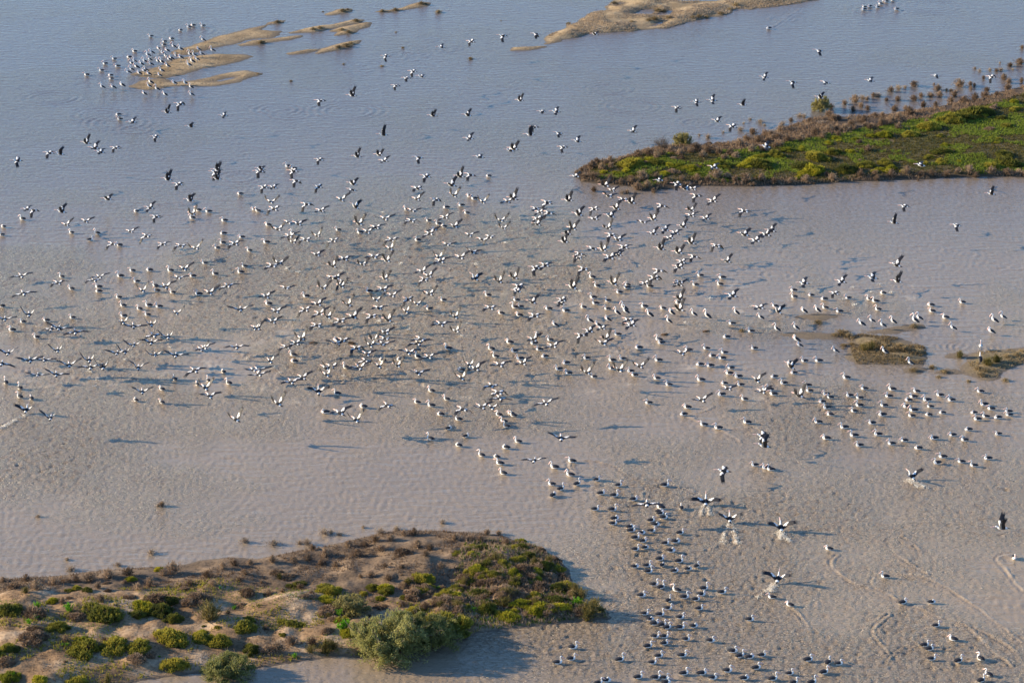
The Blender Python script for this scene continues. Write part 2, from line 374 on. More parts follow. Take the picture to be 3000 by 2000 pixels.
# ------------------------------------------------------------------ where the birds are (read off the photograph in sixteen enlarged tiles)
# per tile: origin, usual heading in flight, usual heading afloat, then u/m/d = wings up / level / down, s = swimming, t = standing, k = running take-off
BIRDS = [
 (0, 0, 172, 180, dict(
  s=[(800,690),(935,650),(970,588),(1053,543),(1082,610),(1190,528),(1240,475),(1390,335),(1580,360),(1660,280),(1742,250),(1778,237),(1868,240),(1515,385),(1508,415),(1020,695),(1090,1055),(1105,1097),(1025,725)],
  t=[(945,805),(1045,812),(1128,790),(1185,672),(1213,645),(1260,625),(1305,592),(1335,570),(1285,680),(1330,660),(1345,645),(1372,685),(1240,565),(1215,590),(1365,515),(1380,550),(1392,598),(1400,490),(1455,568),(1492,580),(1465,455),(1500,495),(1540,470),(1603,438),(1530,525),(1560,555),(1580,545),(1545,612),(1490,655),(1470,695),(1625,520),(1665,538),(1665,460),(1752,510),(1790,515),(1815,550),(1772,572),(1742,603),(1830,460),(1858,505),(1870,375),(1957,470),(1390,765),(1375,795),(1448,825),(1330,865),(1520,872),(1607,770),(1708,770),(1758,803),(1765,875)],
  u=[(1540,1035),(797,1315),(555,1415),(2005,1560)], m=[(2060,1065),(1757,1165),(928,1400),(875,1362),(1220,1125)], d=[(1660,960),(1435,1260),(1068,1362),(460,1408),(165,1478)])),
 (750, 0, 168, 180, dict(
  u=[(890,880),(1632,1065),(1950,1062),(1173,1240),(935,1440),(1137,1425)], m=[(1708,437),(1525,705),(1965,1275),(1183,1480),(2340,1385),(50,1555),(2060,1445)],
  d=[(1195,518),(1983,385),(2272,330),(1448,658),(1390,720),(1290,790),(598,928),(590,1470),(1500,1450)], s=[(350,1550),(300,1530)])),
 (1500, 0, 165, 180, dict(
  u=[(78,925),(170,1240),(20,1370),(2125,965)], m=[(765,318),(410,1028),(605,1300),(1115,1210),(1848,925),(1888,1115),(2325,713),(2340,1350),(1860,1540)],
  d=[(228,315),(283,1028),(210,1170),(435,1225),(475,1355),(1525,990),(1700,940),(2030,1165)])),
 (2250, 0, 165, 190, dict(
  s=[(10,262),(885,90),(888,68),(938,62),(1010,68),(1038,38),(1070,8),(1090,18),(1185,88),(1150,5)],
  u=[(485,900)], m=[(538,762),(945,745),(1410,1520)], d=[(475,468),(230,755),(1548,700),(2060,710)])),
 (0, 500, 140, 165, dict(
  d=[(1985,15,170),(1648,128,165),(1440,425,165),(315,365,165),(1350,600),(1042,675),(1665,695),(2160,675),(535,1035,140),(865,1010,120),(1410,1515,120)],
  m=[(253,355,170),(1383,343,165),(788,468),(1200,562),(1500,678),(995,263,175),(195,972,120),(915,978,120),(1640,985,130),(1520,1068,120),(215,1130,115),(2095,1060,120),(2210,1278,100),(45,1365,100),(1225,1430,100),(470,1455,90),(540,1450,90),(690,1485,100)],
  u=[(2000,75,170),(1545,82,170),(1750,275,170),(568,378,170),(610,500),(1770,400),(1800,715),(1690,905,130),(1310,1105,120),(1925,1125,130),(265,1325,100),(1620,1310,120),(1130,1395,110),(1390,1415,100),(1545,1530,95),(2340,1450,110)],
  s=[(210,445),(35,515),(20,590),(660,570),(895,575),(825,635,20),(1100,685),(1255,375),(1825,365),(1920,378),(1770,435),(2210,215),(2065,460),(2055,580),(2225,612),(2050,665),(2000,710),(2295,735),(1885,850),(1220,920),(1378,915),(1570,920),(1110,970),(1260,1020),(570,975),(660,1085),(910,1070),(910,1110),(1430,1055),(1445,1105),(1590,1120),(1830,1135),(1775,970),(1980,950),(2215,935),(2250,880),(1095,1165),(1135,1240),(1285,1270),(1370,1240),(1465,1250),(1360,1325),(1140,1335),(20,1245),(215,1390),(430,1375),(670,1350),(115,1465),(340,1530),(2340,355)])),
 (750, 500, 135, 165, dict(
  d=[(40,10,165),(350,5,165),(375,95,160),(80,155,160),(580,150,160),(1490,165,155),(1570,55,165),(1975,40,155),(1660,270,160),(470,310,150),(170,355),(715,645),(460,640),(1250,640),(1430,465),(2150,610),(805,1020),(1550,1000),(1405,1185),(455,1280),(1070,1340),(565,1425),(2155,1265),(800,1560)],
  m=[(165,155,160),(890,180,160),(2315,285),(300,480),(390,492),(310,605),(1025,565),(1105,525),(1185,445),(1435,370),(1740,432),(1645,540),(1600,580),(1755,680),(2080,635),(1990,750),(1880,800),(1960,595),(600,370),(560,775),(815,815),(1085,795),(155,875),(695,985),(740,990),(1530,930),(1700,835),(275,1080),(95,1160),(1170,1095),(1250,1150),(1130,1265),(570,1230),(185,1295),(590,1315),(780,1380),(155,1390),(1700,1415),(1190,1490),(1190,1545),(1520,1550)],
  u=[(895,125,160),(1880,55,160),(1800,135,160),(785,270),(1480,265),(1820,230),(2085,290),(135,290),(950,490),(2250,460),(2275,530),(1825,515),(205,540),(565,600),(340,660),(1235,720),(980,865),(1205,830),(710,880),(210,850),(785,1065),(615,1080),(1185,995),(1590,970),(1680,800),(2235,1020),(1595,1135),(1100,1190),(1475,1225),(850,1235),(660,1345),(895,1345),(1215,1375),(1380,1295),(1830,1345),(1840,1475),(420,1545),(10,1450),(1095,1555)],
  k=[(915,335,160),(2015,990,150)],
  s=[(2140,50),(1965,235),(2010,260),(1750,340),(1890,320),(1940,390),(1590,460),(1680,490),(1730,515),(1390,360),(20,370),(115,500),(345,580),(100,660),(760,545),(960,570),(1490,640),(465,1155),(120,1225),(1045,1110),(1725,1190),(2135,1145),(2255,1310),(1595,1270),(745,1555)])),
 (1500, 500, 150, 160, dict(
  d=[(1525,125,165),(1700,230),(1030,270),(330,295),(1385,325),(760,355),(345,390),(240,445),(2140,375),(920,595),(1885,695),(1680,790),(625,765),(615,805),(225,895),(665,905),(1565,840),(1540,890),(1355,920),(1315,990),(465,1190),(70,1065),(1075,1375),(640,1510)],
  m=[(590,55,165),(1360,90,170),(1665,170),(890,235),(920,185),(225,350),(260,385),(760,445),(910,420),(1205,475),(1785,440),(1650,415),(1410,545),(1505,575),(1455,620),(975,635),(2140,590),(2245,645),(2340,590),(1035,705),(750,718),(905,800),(980,775),(310,870),(1545,1025),(1540,1050),(2030,1150),(215,1335),(455,1225),(55,1110),(1100,1420),(715,1475),(830,1450),(2280,1260),(200,1555),(1850,280),(1300,580),(1225,1040)],
  u=[(860,140),(1595,170),(525,275),(960,350),(1100,295),(615,405),(1300,450),(885,530),(560,535),(515,585),(485,655),(235,495),(1575,515),(1650,665),(1370,720),(1535,755),(840,730),(1980,835),(25,985),(560,1075),(935,1040),(1545,1180),(190,1210),(1650,365),(15,260),(1545,1280),(870,1545)],
  s=[(740,980),(785,1060),(1065,1050),(1060,1075),(990,1120),(750,1165),(770,1220),(885,1195),(880,1270),(1220,1250),(1390,1265),(1690,1050),(1735,965),(1935,985),(1915,1045),(340,1270),(660,1255),(500,1290),(45,1190),(30,1255),(85,1250),(70,1330),(975,1505,180),(1975,1530,180),(2025,1405,175),(2200,1475,180),(1535,1215),(240,1510),(355,1555),(1270,1065),(1355,1555)],
  t=[(970,1310),(1050,1300),(1035,1270),(1270,1330),(1470,1310),(1445,1385),(1675,1320),(1800,1345),(2065,1305),(2290,1350),(885,1370),(720,1385),(795,1420),(400,1420)])),
 (2250, 500, 160, 165, dict(
  u=[(2055,215,170),(1160,480,170),(1185,870,150),(1195,1020,160)], m=[(35,555),(965,985),(680,1020),(335,1035)], d=[(1260,330,165),(1740,505,165),(620,1130)],
  s=[(240,1100),(245,1160),(400,1145),(520,1180),(740,1170),(935,1180),(990,1200),(1060,1125),(1500,1235),(1510,1290),(1635,1350),(1790,1210),(1015,1275),(70,1245),(530,1260),(660,1295)],
  k=[(95,1295,150)],
  t=[(335,1295),(460,1285),(85,1460),(262,1445),(865,1415),(960,1380),(1060,1425),(1155,1390),(1355,1385),(1395,1360),(1705,1450),(2085,1385),(2165,1350),(2055,1485),(265,1560)])),
 (0, 1000, 95, 130, dict(
  u=[(75,110),(530,85),(635,220),(820,175),(945,240),(1150,100),(1230,35),(1425,125),(1270,245),(1845,75,120),(1305,465),(1885,430,120),(465,705),(2170,720,130)],
  m=[(275,175),(405,170),(830,240),(345,310),(515,305),(1075,110),(1615,130),(1880,60,120),(2175,55),(1790,270,125),(1925,505,125),(1390,12),(2330,265,120),(15,205)],
  k=[(240,630,80)],
  s=[(55,380),(185,430),(185,510),(290,525),(1605,350),(1815,395),(1915,360),(2055,280),(2105,385),(1490,440),(1250,540),(1490,560)])),
 (750, 1000, 125, 150, dict(
  d=[(285,55,140),(930,65,140),(1010,180),(1210,590),(2165,410),(2230,475),(1905,625)],
  m=[(370,20),(750,18,110),(1165,25),(1490,20),(1020,120),(1400,105),(1590,145),(950,245),(645,250),(20,265),(30,305),(430,335),(325,375),(775,660),(1490,295),(2020,255),(2240,220),(2240,525),(2075,605)],
  u=[(1050,40),(690,235),(650,310),(1130,230),(1300,225),(130,185),(205,575),(920,725),(1960,220),(1890,340),(2165,610)],
  k=[(575,460,95)],
  s=[(345,125),(355,185),(750,480),(640,650,180),(990,600),(830,240),(1165,175),(1325,170),(1490,145),(1770,65),(2165,70),(2205,140),(1890,265),(1615,455),(1755,530),(1485,560),(1615,590),(1700,670),(1865,715),(1765,800,30),(1605,895),(1925,870,30),(1865,955),(2075,1045),(2215,1060),(2245,1120),(2275,1210),(2300,975),(2235,675),(2345,660),(2280,735),(2305,780),(2335,10)])),
 (1500, 1000, 125, 180, dict(
  u=[(690,290),(985,265),(1175,230),(2250,360),(2320,960,170)], m=[(380,45),(835,20),(1560,110),(100,205),(1985,435),(1745,540),(2300,465),(310,570,110),(450,890,90),(205,1095,80),(1240,1495,90)],
  d=[(1950,1190,170),(2310,870,170)], k=[(1780,1470,90)],
  s=[(205,20),(25,90),(255,75),(305,140),(80,160),(500,200),(435,255),(525,295),(690,155),(925,175),(1020,160),(755,325),(925,250),(1095,275),(1130,310),(1170,60),(1375,15),(1350,175),(1335,340),(1445,398),(1260,565),(1615,605),(1580,670),(1625,80),(1790,65),(1845,135),(1955,105),(1935,155),(1730,215),(1825,225),(2015,245),(2000,295),(2085,325),(2230,65),(1740,355),(1955,385),(2105,400),(1930,490),(2140,530),(1765,765),(1900,795),(2165,745),(2235,1135),(2340,1160),(2335,440),(60,920,150),(15,680,150),(555,1100,160),(395,1155,160),(540,1225,160),(370,1310),(445,1355,40),(375,1415,60),(595,1310,40),(775,1270,20),(975,1320,20),(1400,1320,10),(815,1395,20),(935,1415,10),(1115,1450,10),(760,1540,5),(920,1545,15),(1370,1525,150),(1555,1530,90),(1350,1562,10)])),
 (2250, 1000, 140, 180, dict(
  u=[(290,500,140)], k=[(210,235,150),(1320,1240,130)],
  s=[(210,195),(340,180),(470,180),(240,290),(60,325),(150,385),(370,405),(385,455),(725,335),(890,435),(20,440),(55,485),(540,485),(575,515),(500,555),(545,610),(575,672),(755,500),(845,520),(845,590),(795,640),(1145,440),(1115,505),(1070,590),(1055,675),(960,750),(1370,460),(1340,510),(1295,540),(1280,600),(1340,635),(1325,685),(1465,540),(1495,600),(1480,675),(1605,655),(1585,495),(1690,540),(1955,460),(1990,580),(2055,620),(1895,655),(1930,715),(2005,690),(2115,700),(2215,645),(2220,675),(465,742),(705,790),(795,865),(540,890),(1015,855),(845,955),(1140,940),(1255,910),(1385,980),(1530,890),(1700,860),(1810,905),(1845,810),(2120,850),(1610,1060),(1560,1115),(1780,1105),(1895,1140),(2025,1075),(30,1175)],
  t=[(295,40),(625,90),(1080,100),(1315,205),(1955,55,250),(1950,170,90)])),
 (1500, 1500, 90, 10, dict(
  k=[(2000,60,90)],
  s=[(940,60),(925,105),(1275,75),(1390,50),(1360,12),(1315,115),(1280,170),(1080,135),(1090,170),(1185,190),(1130,235),(1200,265),(1130,340),(1220,325),(1540,190),(1405,285),(1500,270),(1455,355),(1355,430),(1530,450),(1125,500),(1235,490),(1250,545),(1380,485,60),(1490,540),(1615,520),(1695,495,50),(1300,665),(1365,690,40),(1515,715,150),(1760,700),(1735,755),(1925,735),(1185,765),(1580,780),(1685,800),(1435,810,60),(1430,880),(1715,885),(1215,930),(1355,940),(1540,965),(1265,980),(1305,1025),(1375,1035),(1420,1060),(1540,1060),(1665,1045),(1310,1140),(1395,1140),(1595,1165),(1395,1205),(1820,1180),(1245,1230),(1345,1320),(1560,1315),(1285,1380),(985,1355),(555,1240),(540,1345),(415,1380),(2180,985),(2025,1275),(2090,1320),(2180,1330),(2295,1310),(2240,1430),(1975,1455),(1740,1480),(1575,1480),(1395,1520),(1315,1520),(1155,1515),(860,1545),(790,1565),(1840,1520),(2130,1525),(1410,1562)])),
 (2250, 1500, 165, 15, dict(
  k=[(120,140,95),(90,610,75)], u=[(2155,145,172)],
  s=[(565,335,160),(2260,415,270),(1080,590,178),(1235,830,25),(1500,825,10),(1540,1040,20),(1705,1165,150),(1435,1220,20),(1480,1255,20),(1500,1345,8),(1745,1365,30),(1955,1345,120),(2030,1490,130),(1955,1545,40),(40,1530,15),(195,1480,8),(365,1355,20),(550,1380,60),(645,1390,12),(510,1470,30),(235,1562),(400,1562),(40,780,175),(205,850,150)])),
]
br = random.Random(3)
birds = []            # dict(px,py,pose,head,x,y,z)
for ox, oy, hf, hs, dd in BIRDS:
    for pose, lst in dd.items():
        for e in lst:
            bx, by = tile(ox, oy, e[0], e[1])
            if len(e) > 2: hd = e[2] + br.uniform(-4, 4)
            else: hd = (hf if pose in 'umdk' else hs) + br.uniform(-14, 14) * (1.0 if pose in 'st' else 0.8)
            if pose in 'umd':
                if by < 560: z = br.uniform(3.2, 7.0)
                elif by < 760 and bx > 2150: z = br.uniform(2.6, 4.6)
                elif by < 800: z = br.uniform(1.2, 3.6)
                elif by > 1180: z = br.uniform(1.6, 3.0)
                else: z = br.uniform(0.7, 2.2)
                if (ox, oy) == (0, 0) and e[0] == 1220: z = 1.3
            elif pose == 'k': z = 0.42
            elif pose == 's': z = 0.16
            else: z = 0.5
            x, y = ground(bx, by, z)
            birds.append(dict(px=bx, py=by, pose=pose, head=hd, x=x, y=y, z=z))

# ------------------------------------------------------------------ the water: one sheet, fine where the photograph looks, running out to the horizon
def band_noise(seed, n, size, lmin, lmax, ax=1.0, ay=1.0):
    r = np.random.RandomState(seed)
    f = np.fft.fftfreq(n, size / n)
    kx, ky = np.meshgrid(f, f)
    k = np.sqrt((kx * ax) ** 2 + (ky * ay) ** 2) + 1e-9
    a = np.exp(-((np.log(k) - 0.5 * math.log(1 / lmin / lmax)) / (0.5 * math.log(lmax / lmin))) ** 2) / k
    g = np.fft.ifft2(a * np.exp(2j * np.pi * r.rand(n, n))).real
    return (g / g.std()).astype(np.float32)
def sample(field, size, X, Y):
    n = field.shape[0]
    u = X / size * n; v = Y / size * n
    i = np.floor(u).astype(int); j = np.floor(v).astype(int)
    fu = u - i; fv = v - j
    i0 = i % n; i1 = (i + 1) % n; j0 = j % n; j1 = (j + 1) % n
    return (field[j0, i0] * (1 - fu) + field[j0, i1] * fu) * (1 - fv) + (field[j1, i0] * (1 - fu) + field[j1, i1] * fu) * fv
NCOL, NROW = 1000, 820
Y0, Y1 = 222.0, 560.0
tv = np.linspace(0, 1, NROW)
rows = Y0 + (Y1 - Y0) * (0.55 * tv + 0.45 * tv * tv)
half = 62.0 + (rows - Y0) * 0.225
uu = np.linspace(-1, 1, NCOL)
X = uu[None, :] * half[:, None]; Y = np.repeat(rows[:, None], NCOL, 1)
PX, PY = photo(X, Y)
def blob(cx, cy, rx, ry):
    return np.exp(-((PX - cx) / rx) ** 2 - ((PY - cy) / ry) ** 2)
churn = 0.08 + 0.20 * sstep(560, 760, PY)
for cx, cy, rx, ry, a in ((700, 930, 700, 210, .42), (1450, 850, 560, 210, .45), (1100, 1010, 420, 160, .3), (2000, 1640, 330, 300, .55), (2700, 1750, 420, 240, .35),
                          (2350, 1150, 560, 170, .3), (300, 1380, 420, 140, .35), (2500, 900, 300, 90, .35), (1500, 1330, 420, 150, .3), (1700, 1900, 500, 120, .35)):
    churn += a * blob(cx, cy, rx, ry)
churn *= 1 - 0.75 * blob(2700, 690, 420, 110)
churn *= 1 - 0.5 * blob(1700, 1150, 260, 90)
churn *= 1 - 0.7 * sstep(1560, 1660, PY + (900 - PX) * 0.09) * (1 - sstep(1050, 1400, PX))
churn *= 0.12 + 1.5 * sstep(0.28, 0.72, fbm(X, Y, 18, 4, 0.55, 4))
silt = 0.10 + 0.9 * sstep(230, 1080, PY + 160 * (fbm(X, Y, 40, 3, 0.5, 6) - 0.5) + 0.05 * (PX - 1500)) * (0.72 + 0.5 * fbm(X, Y, 22, 4, 0.55, 9))
for cx, cy, rx, ry in ((600, 190, 500, 70), (2450, 1000, 330, 60)):     # clear shallows round the bars
    silt *= 1 - 0.6 * blob(cx, cy, rx, ry)
silt = np.clip(0.8 * silt + 0.22 * (blob(700, 930, 750, 230) + blob(1500, 850, 600, 230) + 0.6 * blob(2000, 1640, 330, 320) + 0.6 * blob(2700, 1750, 420, 260)), 0, 1)
churn = np.clip(churn, 0.06, 0.85).astype(np.float32)
c1 = band_noise(1, 1024, 100.0, 0.5, 0.95); c2 = band_noise(2, 1024, 128.0, 0.9, 2.0); c3 = band_noise(3, 1024, 190.0, 1.3, 3.2, 0.4, 1.0)
h1 = sample(c1, 100.0, X, Y) * (1 - 0.85 * sstep(270, 380, Y)); h2 = sample(c2, 128.0, X + 31, Y); h3 = sample(c3, 190.0, X, Y + 0.12 * X)
H = churn * (0.020 * h1 + 0.030 * (0.55 - np.abs(h2)) + 0.020 * h2) + 0.0085 * h3
foam = np.zeros_like(X)
def window(cx, cy, r):
    """rows and columns of the sheet within r of a point"""
    r0 = int(np.searchsorted(rows, cy - r)); r1 = int(np.searchsorted(rows, cy + r))
    if r1 - r0 < 2: return None
    hw = half[r0:r1].min()
    a = int((((cx - r) / hw) + 1) / 2 * NCOL) - 2; b = int((((cx + r) / hw) + 1) / 2 * NCOL) + 3
    a = max(0, min(a, int((((cx - r) / half[r1 - 1]) + 1) / 2 * NCOL) - 2)); b = min(NCOL, b)
    if b - a < 2: return None
    return slice(r0, r1), slice(a, b)
def ring(px, py, rpx, amp=0.022, lam=None, phase=0.0):
    x, y = ground(px, py); R = max(0.5, rpx / scale_at(py))
    lam = lam or min(2.0, max(0.62 + 0.8 * float(sstep(300, 400, y)), R * 0.24))
    w = window(x, y, R * 1.7 + 1)
    if w is None: return
    d = np.hypot(X[w] - x, Y[w] - y)
    env = np.exp(-((d - R * 0.85) / (0.42 * R + 0.25)) ** 2)
    ang = 0.75 + 0.25 * np.cos(np.arctan2(Y[w] - y, X[w] - x) * 2 + phase)
    H[w] += amp * env * ang * np.cos(2 * np.pi * d / lam + phase)
RINGS = [(0, 0, [(230,795,30),(420,790,45),(595,790,52),(765,785,68),(1090,1130,300),(480,900,250),(1750,280,200),(1240,1190,180),(900,1060,240)]),
 (750, 0, [(820,650,50),(865,690,40),(960,600,60),(1000,650,60),(1090,580,60),(1300,580,50),(1280,510,50),(1420,545,60),(1390,490,60),(1550,510,60),(1500,450,60),(1850,450,60),(1600,370,80),(1750,470,70),(200,1010,220),(850,1020,300),(320,1050,200)]),
 (2250, 500, [(300,680,90),(530,710,100),(750,745,110),(1000,775,60),(1170,800,70),(175,895,105),(1050,940,70),(1480,870,120),(1680,740,80),(1850,770,80),(1950,850,60),(2110,880,80),(2290,890,90),(1850,1050,110),(1430,720,70),(430,960,40),(80,960,140),(640,930,70),(200,780,90)]),
 (1500, 500, [(2000,910,110),(1200,780,90),(1340,790,60),(1450,780,90),(1640,890,80),(900,860,120),(2180,910,60),(1120,760,70)]),
 (2250, 1000, [(2150,1320,90),(1850,60,220),(1830,1280,60),(1700,30,120)]), (750, 1000, [(485,108,60),(600,75,40),(1600,390,70),(1500,230,60)]),
 (0, 1000, [(645,870,100),(1310,95,40),(1080,860,60),(745,735,90),(60,1390,90),(580,1360,80)]), (0, 500, [(640,880,120),(2200,60,200),(1700,900,60)]), (1500, 0, [(1100,980,260),(1700,1130,160),(900,820,200)]), (2250, 0, [(130,180,130),(1500,60,300),(1000,100,200)])]
rr = random.Random(8)
for ox, oy, lst in RINGS:
    for x, y, r in lst:
        a, b = tile(ox, oy, x, y); ring(a, b, r / K, 0.035, None, rr.uniform(0, 6))
for b in birds:                                     # rings left by feet and bodies round the flock
    if b['pose'] in 'umk' and 700 < b['py'] < 1120:
        for q in range(rr.randint(1, 3)):
            ring(b['px'] + rr.uniform(-10, 70) + q * 22, b['py'] + rr.uniform(4, 30) + q * 6, rr.uniform(10, 24), 0.042, 0.7, rr.uniform(0, 6))
    elif b['pose'] in 'st' and rr.random() < 0.5:
        ring(b['px'], b['py'] + 6, rr.uniform(14, 34), 0.022, 0.75, rr.uniform(0, 6))
def wake(pts, amp=0.05, wid=0.2, fm=0.0):
    G = [ground(*p) for p in pts]
    for _ in range(2):                               # round the corners
        G = [G[0]] + [(a[0] * u + b[0] * (1 - u), a[1] * u + b[1] * (1 - u)) for a, b in zip(G[:-1], G[1:]) for u in (0.75, 0.25)] + [G[-1]]
    for (x0, y0), (x1, y1) in zip(G[:-1], G[1:]):
        n = max(1, int(math.hypot(x1 - x0, y1 - y0) / 3.0))
        for i in range(n):
            ax, ay = x0 + (x1 - x0) * i / n, y0 + (y1 - y0) * i / n
            bx, by = x0 + (x1 - x0) * (i + 1) / n, y0 + (y1 - y0) * (i + 1) / n
            w = window((ax + bx) / 2, (ay + by) / 2, math.hypot(bx - ax, by - ay) / 2 + 1.8)
            if w is None: continue
            ex, ey = bx - ax, by - ay; L2 = ex * ex + ey * ey + 1e-9
            t = ((X[w] - ax) * ex + (Y[w] - ay) * ey) / L2
            s = ((X[w] - ax) * ey - (Y[w] - ay) * ex) / math.sqrt(L2)
            m = ((t >= -0.03) & (t < 1))
            wob = s + 0.5 * (fbm(X[w], Y[w], 2.0, 3) - 0.5)
            prof = np.exp(-(wob / wid) ** 2) - 0.25 * np.exp(-((wob - 2.4 * wid) / wid) ** 2) + 0.5 * np.exp(-((wob - 4.4 * wid) / wid) ** 2) + 0.35 * np.exp(-((wob + 3.6 * wid) / wid) ** 2)
            H[w] += np.where(m, amp * prof * (0.35 + 1.3 * fbm(X[w], Y[w], 2.2, 2, 0.5, 12)), 0)
            if fm: foam[w] = np.maximum(foam[w], np.where(m, fm * np.exp(-(wob / (wid * 1.3)) ** 2) * sstep(0.3, 0.62, fbm(X[w], Y[w], 1.3, 3, 0.6, 44)), 0))
WAKES = [(2250, 1500, [[(650,390),(580,450),(610,520),(700,600),(800,650),(930,690)],[(1000,590),(960,640),(1000,690),(1090,740),(1180,790),(1240,830)],[(1150,370),(1230,420),(1330,480),(1480,570)],
   [(1180,570),(1300,565),(1450,590),(1600,660),(1720,730),(1850,830),(1960,890),(2100,1000),(2250,1120),(2352,1200)],[(2250,385),(2150,400),(2110,440),(2180,510),(2230,590),(2300,660),(2360,720)],
   [(1240,830),(1340,850),(1450,900),(1600,970)],[(1130,930),(1020,1010),(960,1100),(1020,1190),(1130,1310)],[(1850,1040),(2000,1100),(2150,1180),(2300,1290)],[(1240,210),(1340,280),(1400,350)],[(1400,1210),(1250,1240),(1150,1310),(1080,1400)],[(1700,990),(1850,1050),(1950,1150),(2100,1290),(2250,1420)],[(230,880),(320,960),(380,1050)]]),
 (1500, 1000, [[(600,1085),(720,1085),(850,1110),(980,1160),(1050,1220),(1180,1290),(1300,1340)],[(540,1120),(530,1170),(600,1215)],[(1350,1310),(1260,1330),(1200,1380),(1200,1440),(1250,1490)],[(1450,1310),(1580,1340),(1720,1400),(1850,1470)],
   [(1620,690),(1700,730),(1800,770)],[(1920,810),(2020,860),(2110,920)],[(1940,790),(2050,800),(2200,780)],[(1640,670),(1760,640),(1850,600)],[(2210,770),(2290,820)]]),
 (0, 500, [[(1265,375),(1300,335),(1400,310),(1550,295),(1700,285)]]), (0, 0, [[(830,690),(900,675),(990,668)],[(935,635),(1020,628),(1150,620)],[(960,560),(1050,530),(1170,515)],[(1230,480),(1300,470),(1360,468)]]),
 (2250, 0, [[(40,255),(120,200),(220,130),(300,80)]])]
for ox, oy, lst in WAKES:
    for pl in lst:
        wake([tile(ox, oy, *p) for p in pl], 0.075 if oy >= 1000 else 0.05, 0.14 if oy >= 1000 else 0.22, 0.42 if oy >= 1000 else 0.12)
FOAMLINES = [(1500,1500,[(2000,110),(1950,200),(1930,290)]),(1500,1500,[(2020,110),(2050,200),(2065,295)]),(2250,1500,[(115,180),(150,230),(200,268)]),(2250,1500,[(105,180),(120,220),(110,260)]),
 (2250,1500,[(70,650),(0,720),(-110,800)]),(2250,1500,[(90,660),(20,740)]),(0,1000,[(240,670),(120,740),(30,790),(-30,800)]),(1500,1000,[(1770,1510),(1750,1560),(1745,1600)]),(1500,1000,[(1795,1510),(1812,1570),(1820,1600)]),
 (2250,1000,[(1285,1270),(1360,1300),(1440,1345)]),(2250,1000,[(1270,1280),(1330,1310),(1380,1340)])]
for ox, oy, pl in FOAMLINES:
    wake([tile(ox, oy, *p) for p in pl], 0.08, 0.19, 1.0)
for b in birds:                                     # small bow waves of the swimmers
    if b['pose'] == 's':
        hx, hy = math.cos(math.radians(b['head'])), math.sin(math.radians(b['head']))
        w = window(b['x'], b['y'], 2.6)
        if w is None: continue
        lx = -((X[w] - b['x']) * hx + (Y[w] - b['y']) * hy); ly = -(X[w] - b['x']) * hy + (Y[w] - b['y']) * hx
        q = np.abs(ly) - 0.32 * np.maximum(lx + 0.5, 0)
        H[w] += 0.05 * np.exp(-(q / 0.16) ** 2) * (lx > -0.5) * np.exp(-np.maximum(lx, 0) / 1.1)
        foam[w] = np.maximum(foam[w], 0.25 * np.exp(-((lx + 0.0) / 0.62) ** 4 - (ly / 0.36) ** 4))
    if b['pose'] in 'um' and 740 < b['py'] < 1130:   # churned, paler water where the birds have just left it
        w = window(b['x'], b['y'], 3.0)
        if w is not None:
            dx = X[w] - b['x'] - 0.9; dy = Y[w] - b['y'] + 1.0
            patch = np.exp(-(dx / 1.7) ** 2 - (dy / 1.2) ** 2)
            foam[w] = np.maximum(foam[w], 0.5 * patch * sstep(0.46, 0.68, fbm(X[w], Y[w], 0.9, 3, 0.6, 2)))
            H[w] += 0.045 * patch * (fbm(X[w], Y[w], 0.9, 2, 0.6, 7) - 0.5)
edge = np.minimum(sstep(1.0, 0.97, np.abs(uu))[None, :] * np.ones((NROW, 1)), (sstep(0, 0.02, tv) * sstep(1, 0.98, tv))[:, None])
H *= edge
V = np.stack([X.ravel(), Y.ravel(), H.ravel()], -1)
idx = np.arange(NROW * NCOL).reshape(NROW, NCOL)
Q = np.stack([idx[:-1, :-1], idx[:-1, 1:], idx[1:, 1:], idx[1:, :-1]], -1).reshape(-1, 4)
# the rest of the lake, flat, out to the horizon
B = 9000.0
nb = len(V)
V = np.vstack([V, [[-B, -B, 0], [B, -B, 0], [B, B, 0], [-B, B, 0]]])
c00, c10, c11, c01 = idx[0, 0], idx[0, -1], idx[-1, -1], idx[-1, 0]
Q = np.vstack([Q, [[nb, nb + 1, c10, c00], [nb + 1, nb + 2, c11, c10], [nb + 2, nb + 3, c01, c11], [nb + 3, nb, c00, c01]]])
pad4 = np.full(4, 0.1)

m, nt, p = new_mat('muddy_water')
geo = N(nt, 'ShaderNodeNewGeometry')
ach = N(nt, 'ShaderNodeAttribute'); ach.attribute_name = 'churn'
afo = N(nt, 'ShaderNodeAttribute'); afo.attribute_name = 'foam'
asi = N(nt, 'ShaderNodeAttribute'); asi.attribute_name = 'silt'
rp = N(nt, 'ShaderNodeValToRGB'); e = rp.color_ramp.elements      # clear dark water to stirred-up mud
e[0].position = 0.0; e[0].color = (0.126, 0.108, 0.097, 1); e[1].position = 1.0; e[1].color = (0.300, 0.228, 0.150, 1)
nt.links.new(asi.outputs['Fac'], rp.inputs[0])
mx = N(nt, 'ShaderNodeMix', data_type='RGBA'); nt.links.new(afo.outputs['Fac'], mx.inputs['Factor'])
nt.links.new(rp.outputs[0], mx.inputs['A']); mx.inputs['B'].default_value = (0.52, 0.42, 0.30, 1)
nt.links.new(mx.outputs['Result'], p.inputs['Base Color'])
p.inputs['IOR'].default_value = 1.33
p.inputs['Roughness'].default_value = 0.2
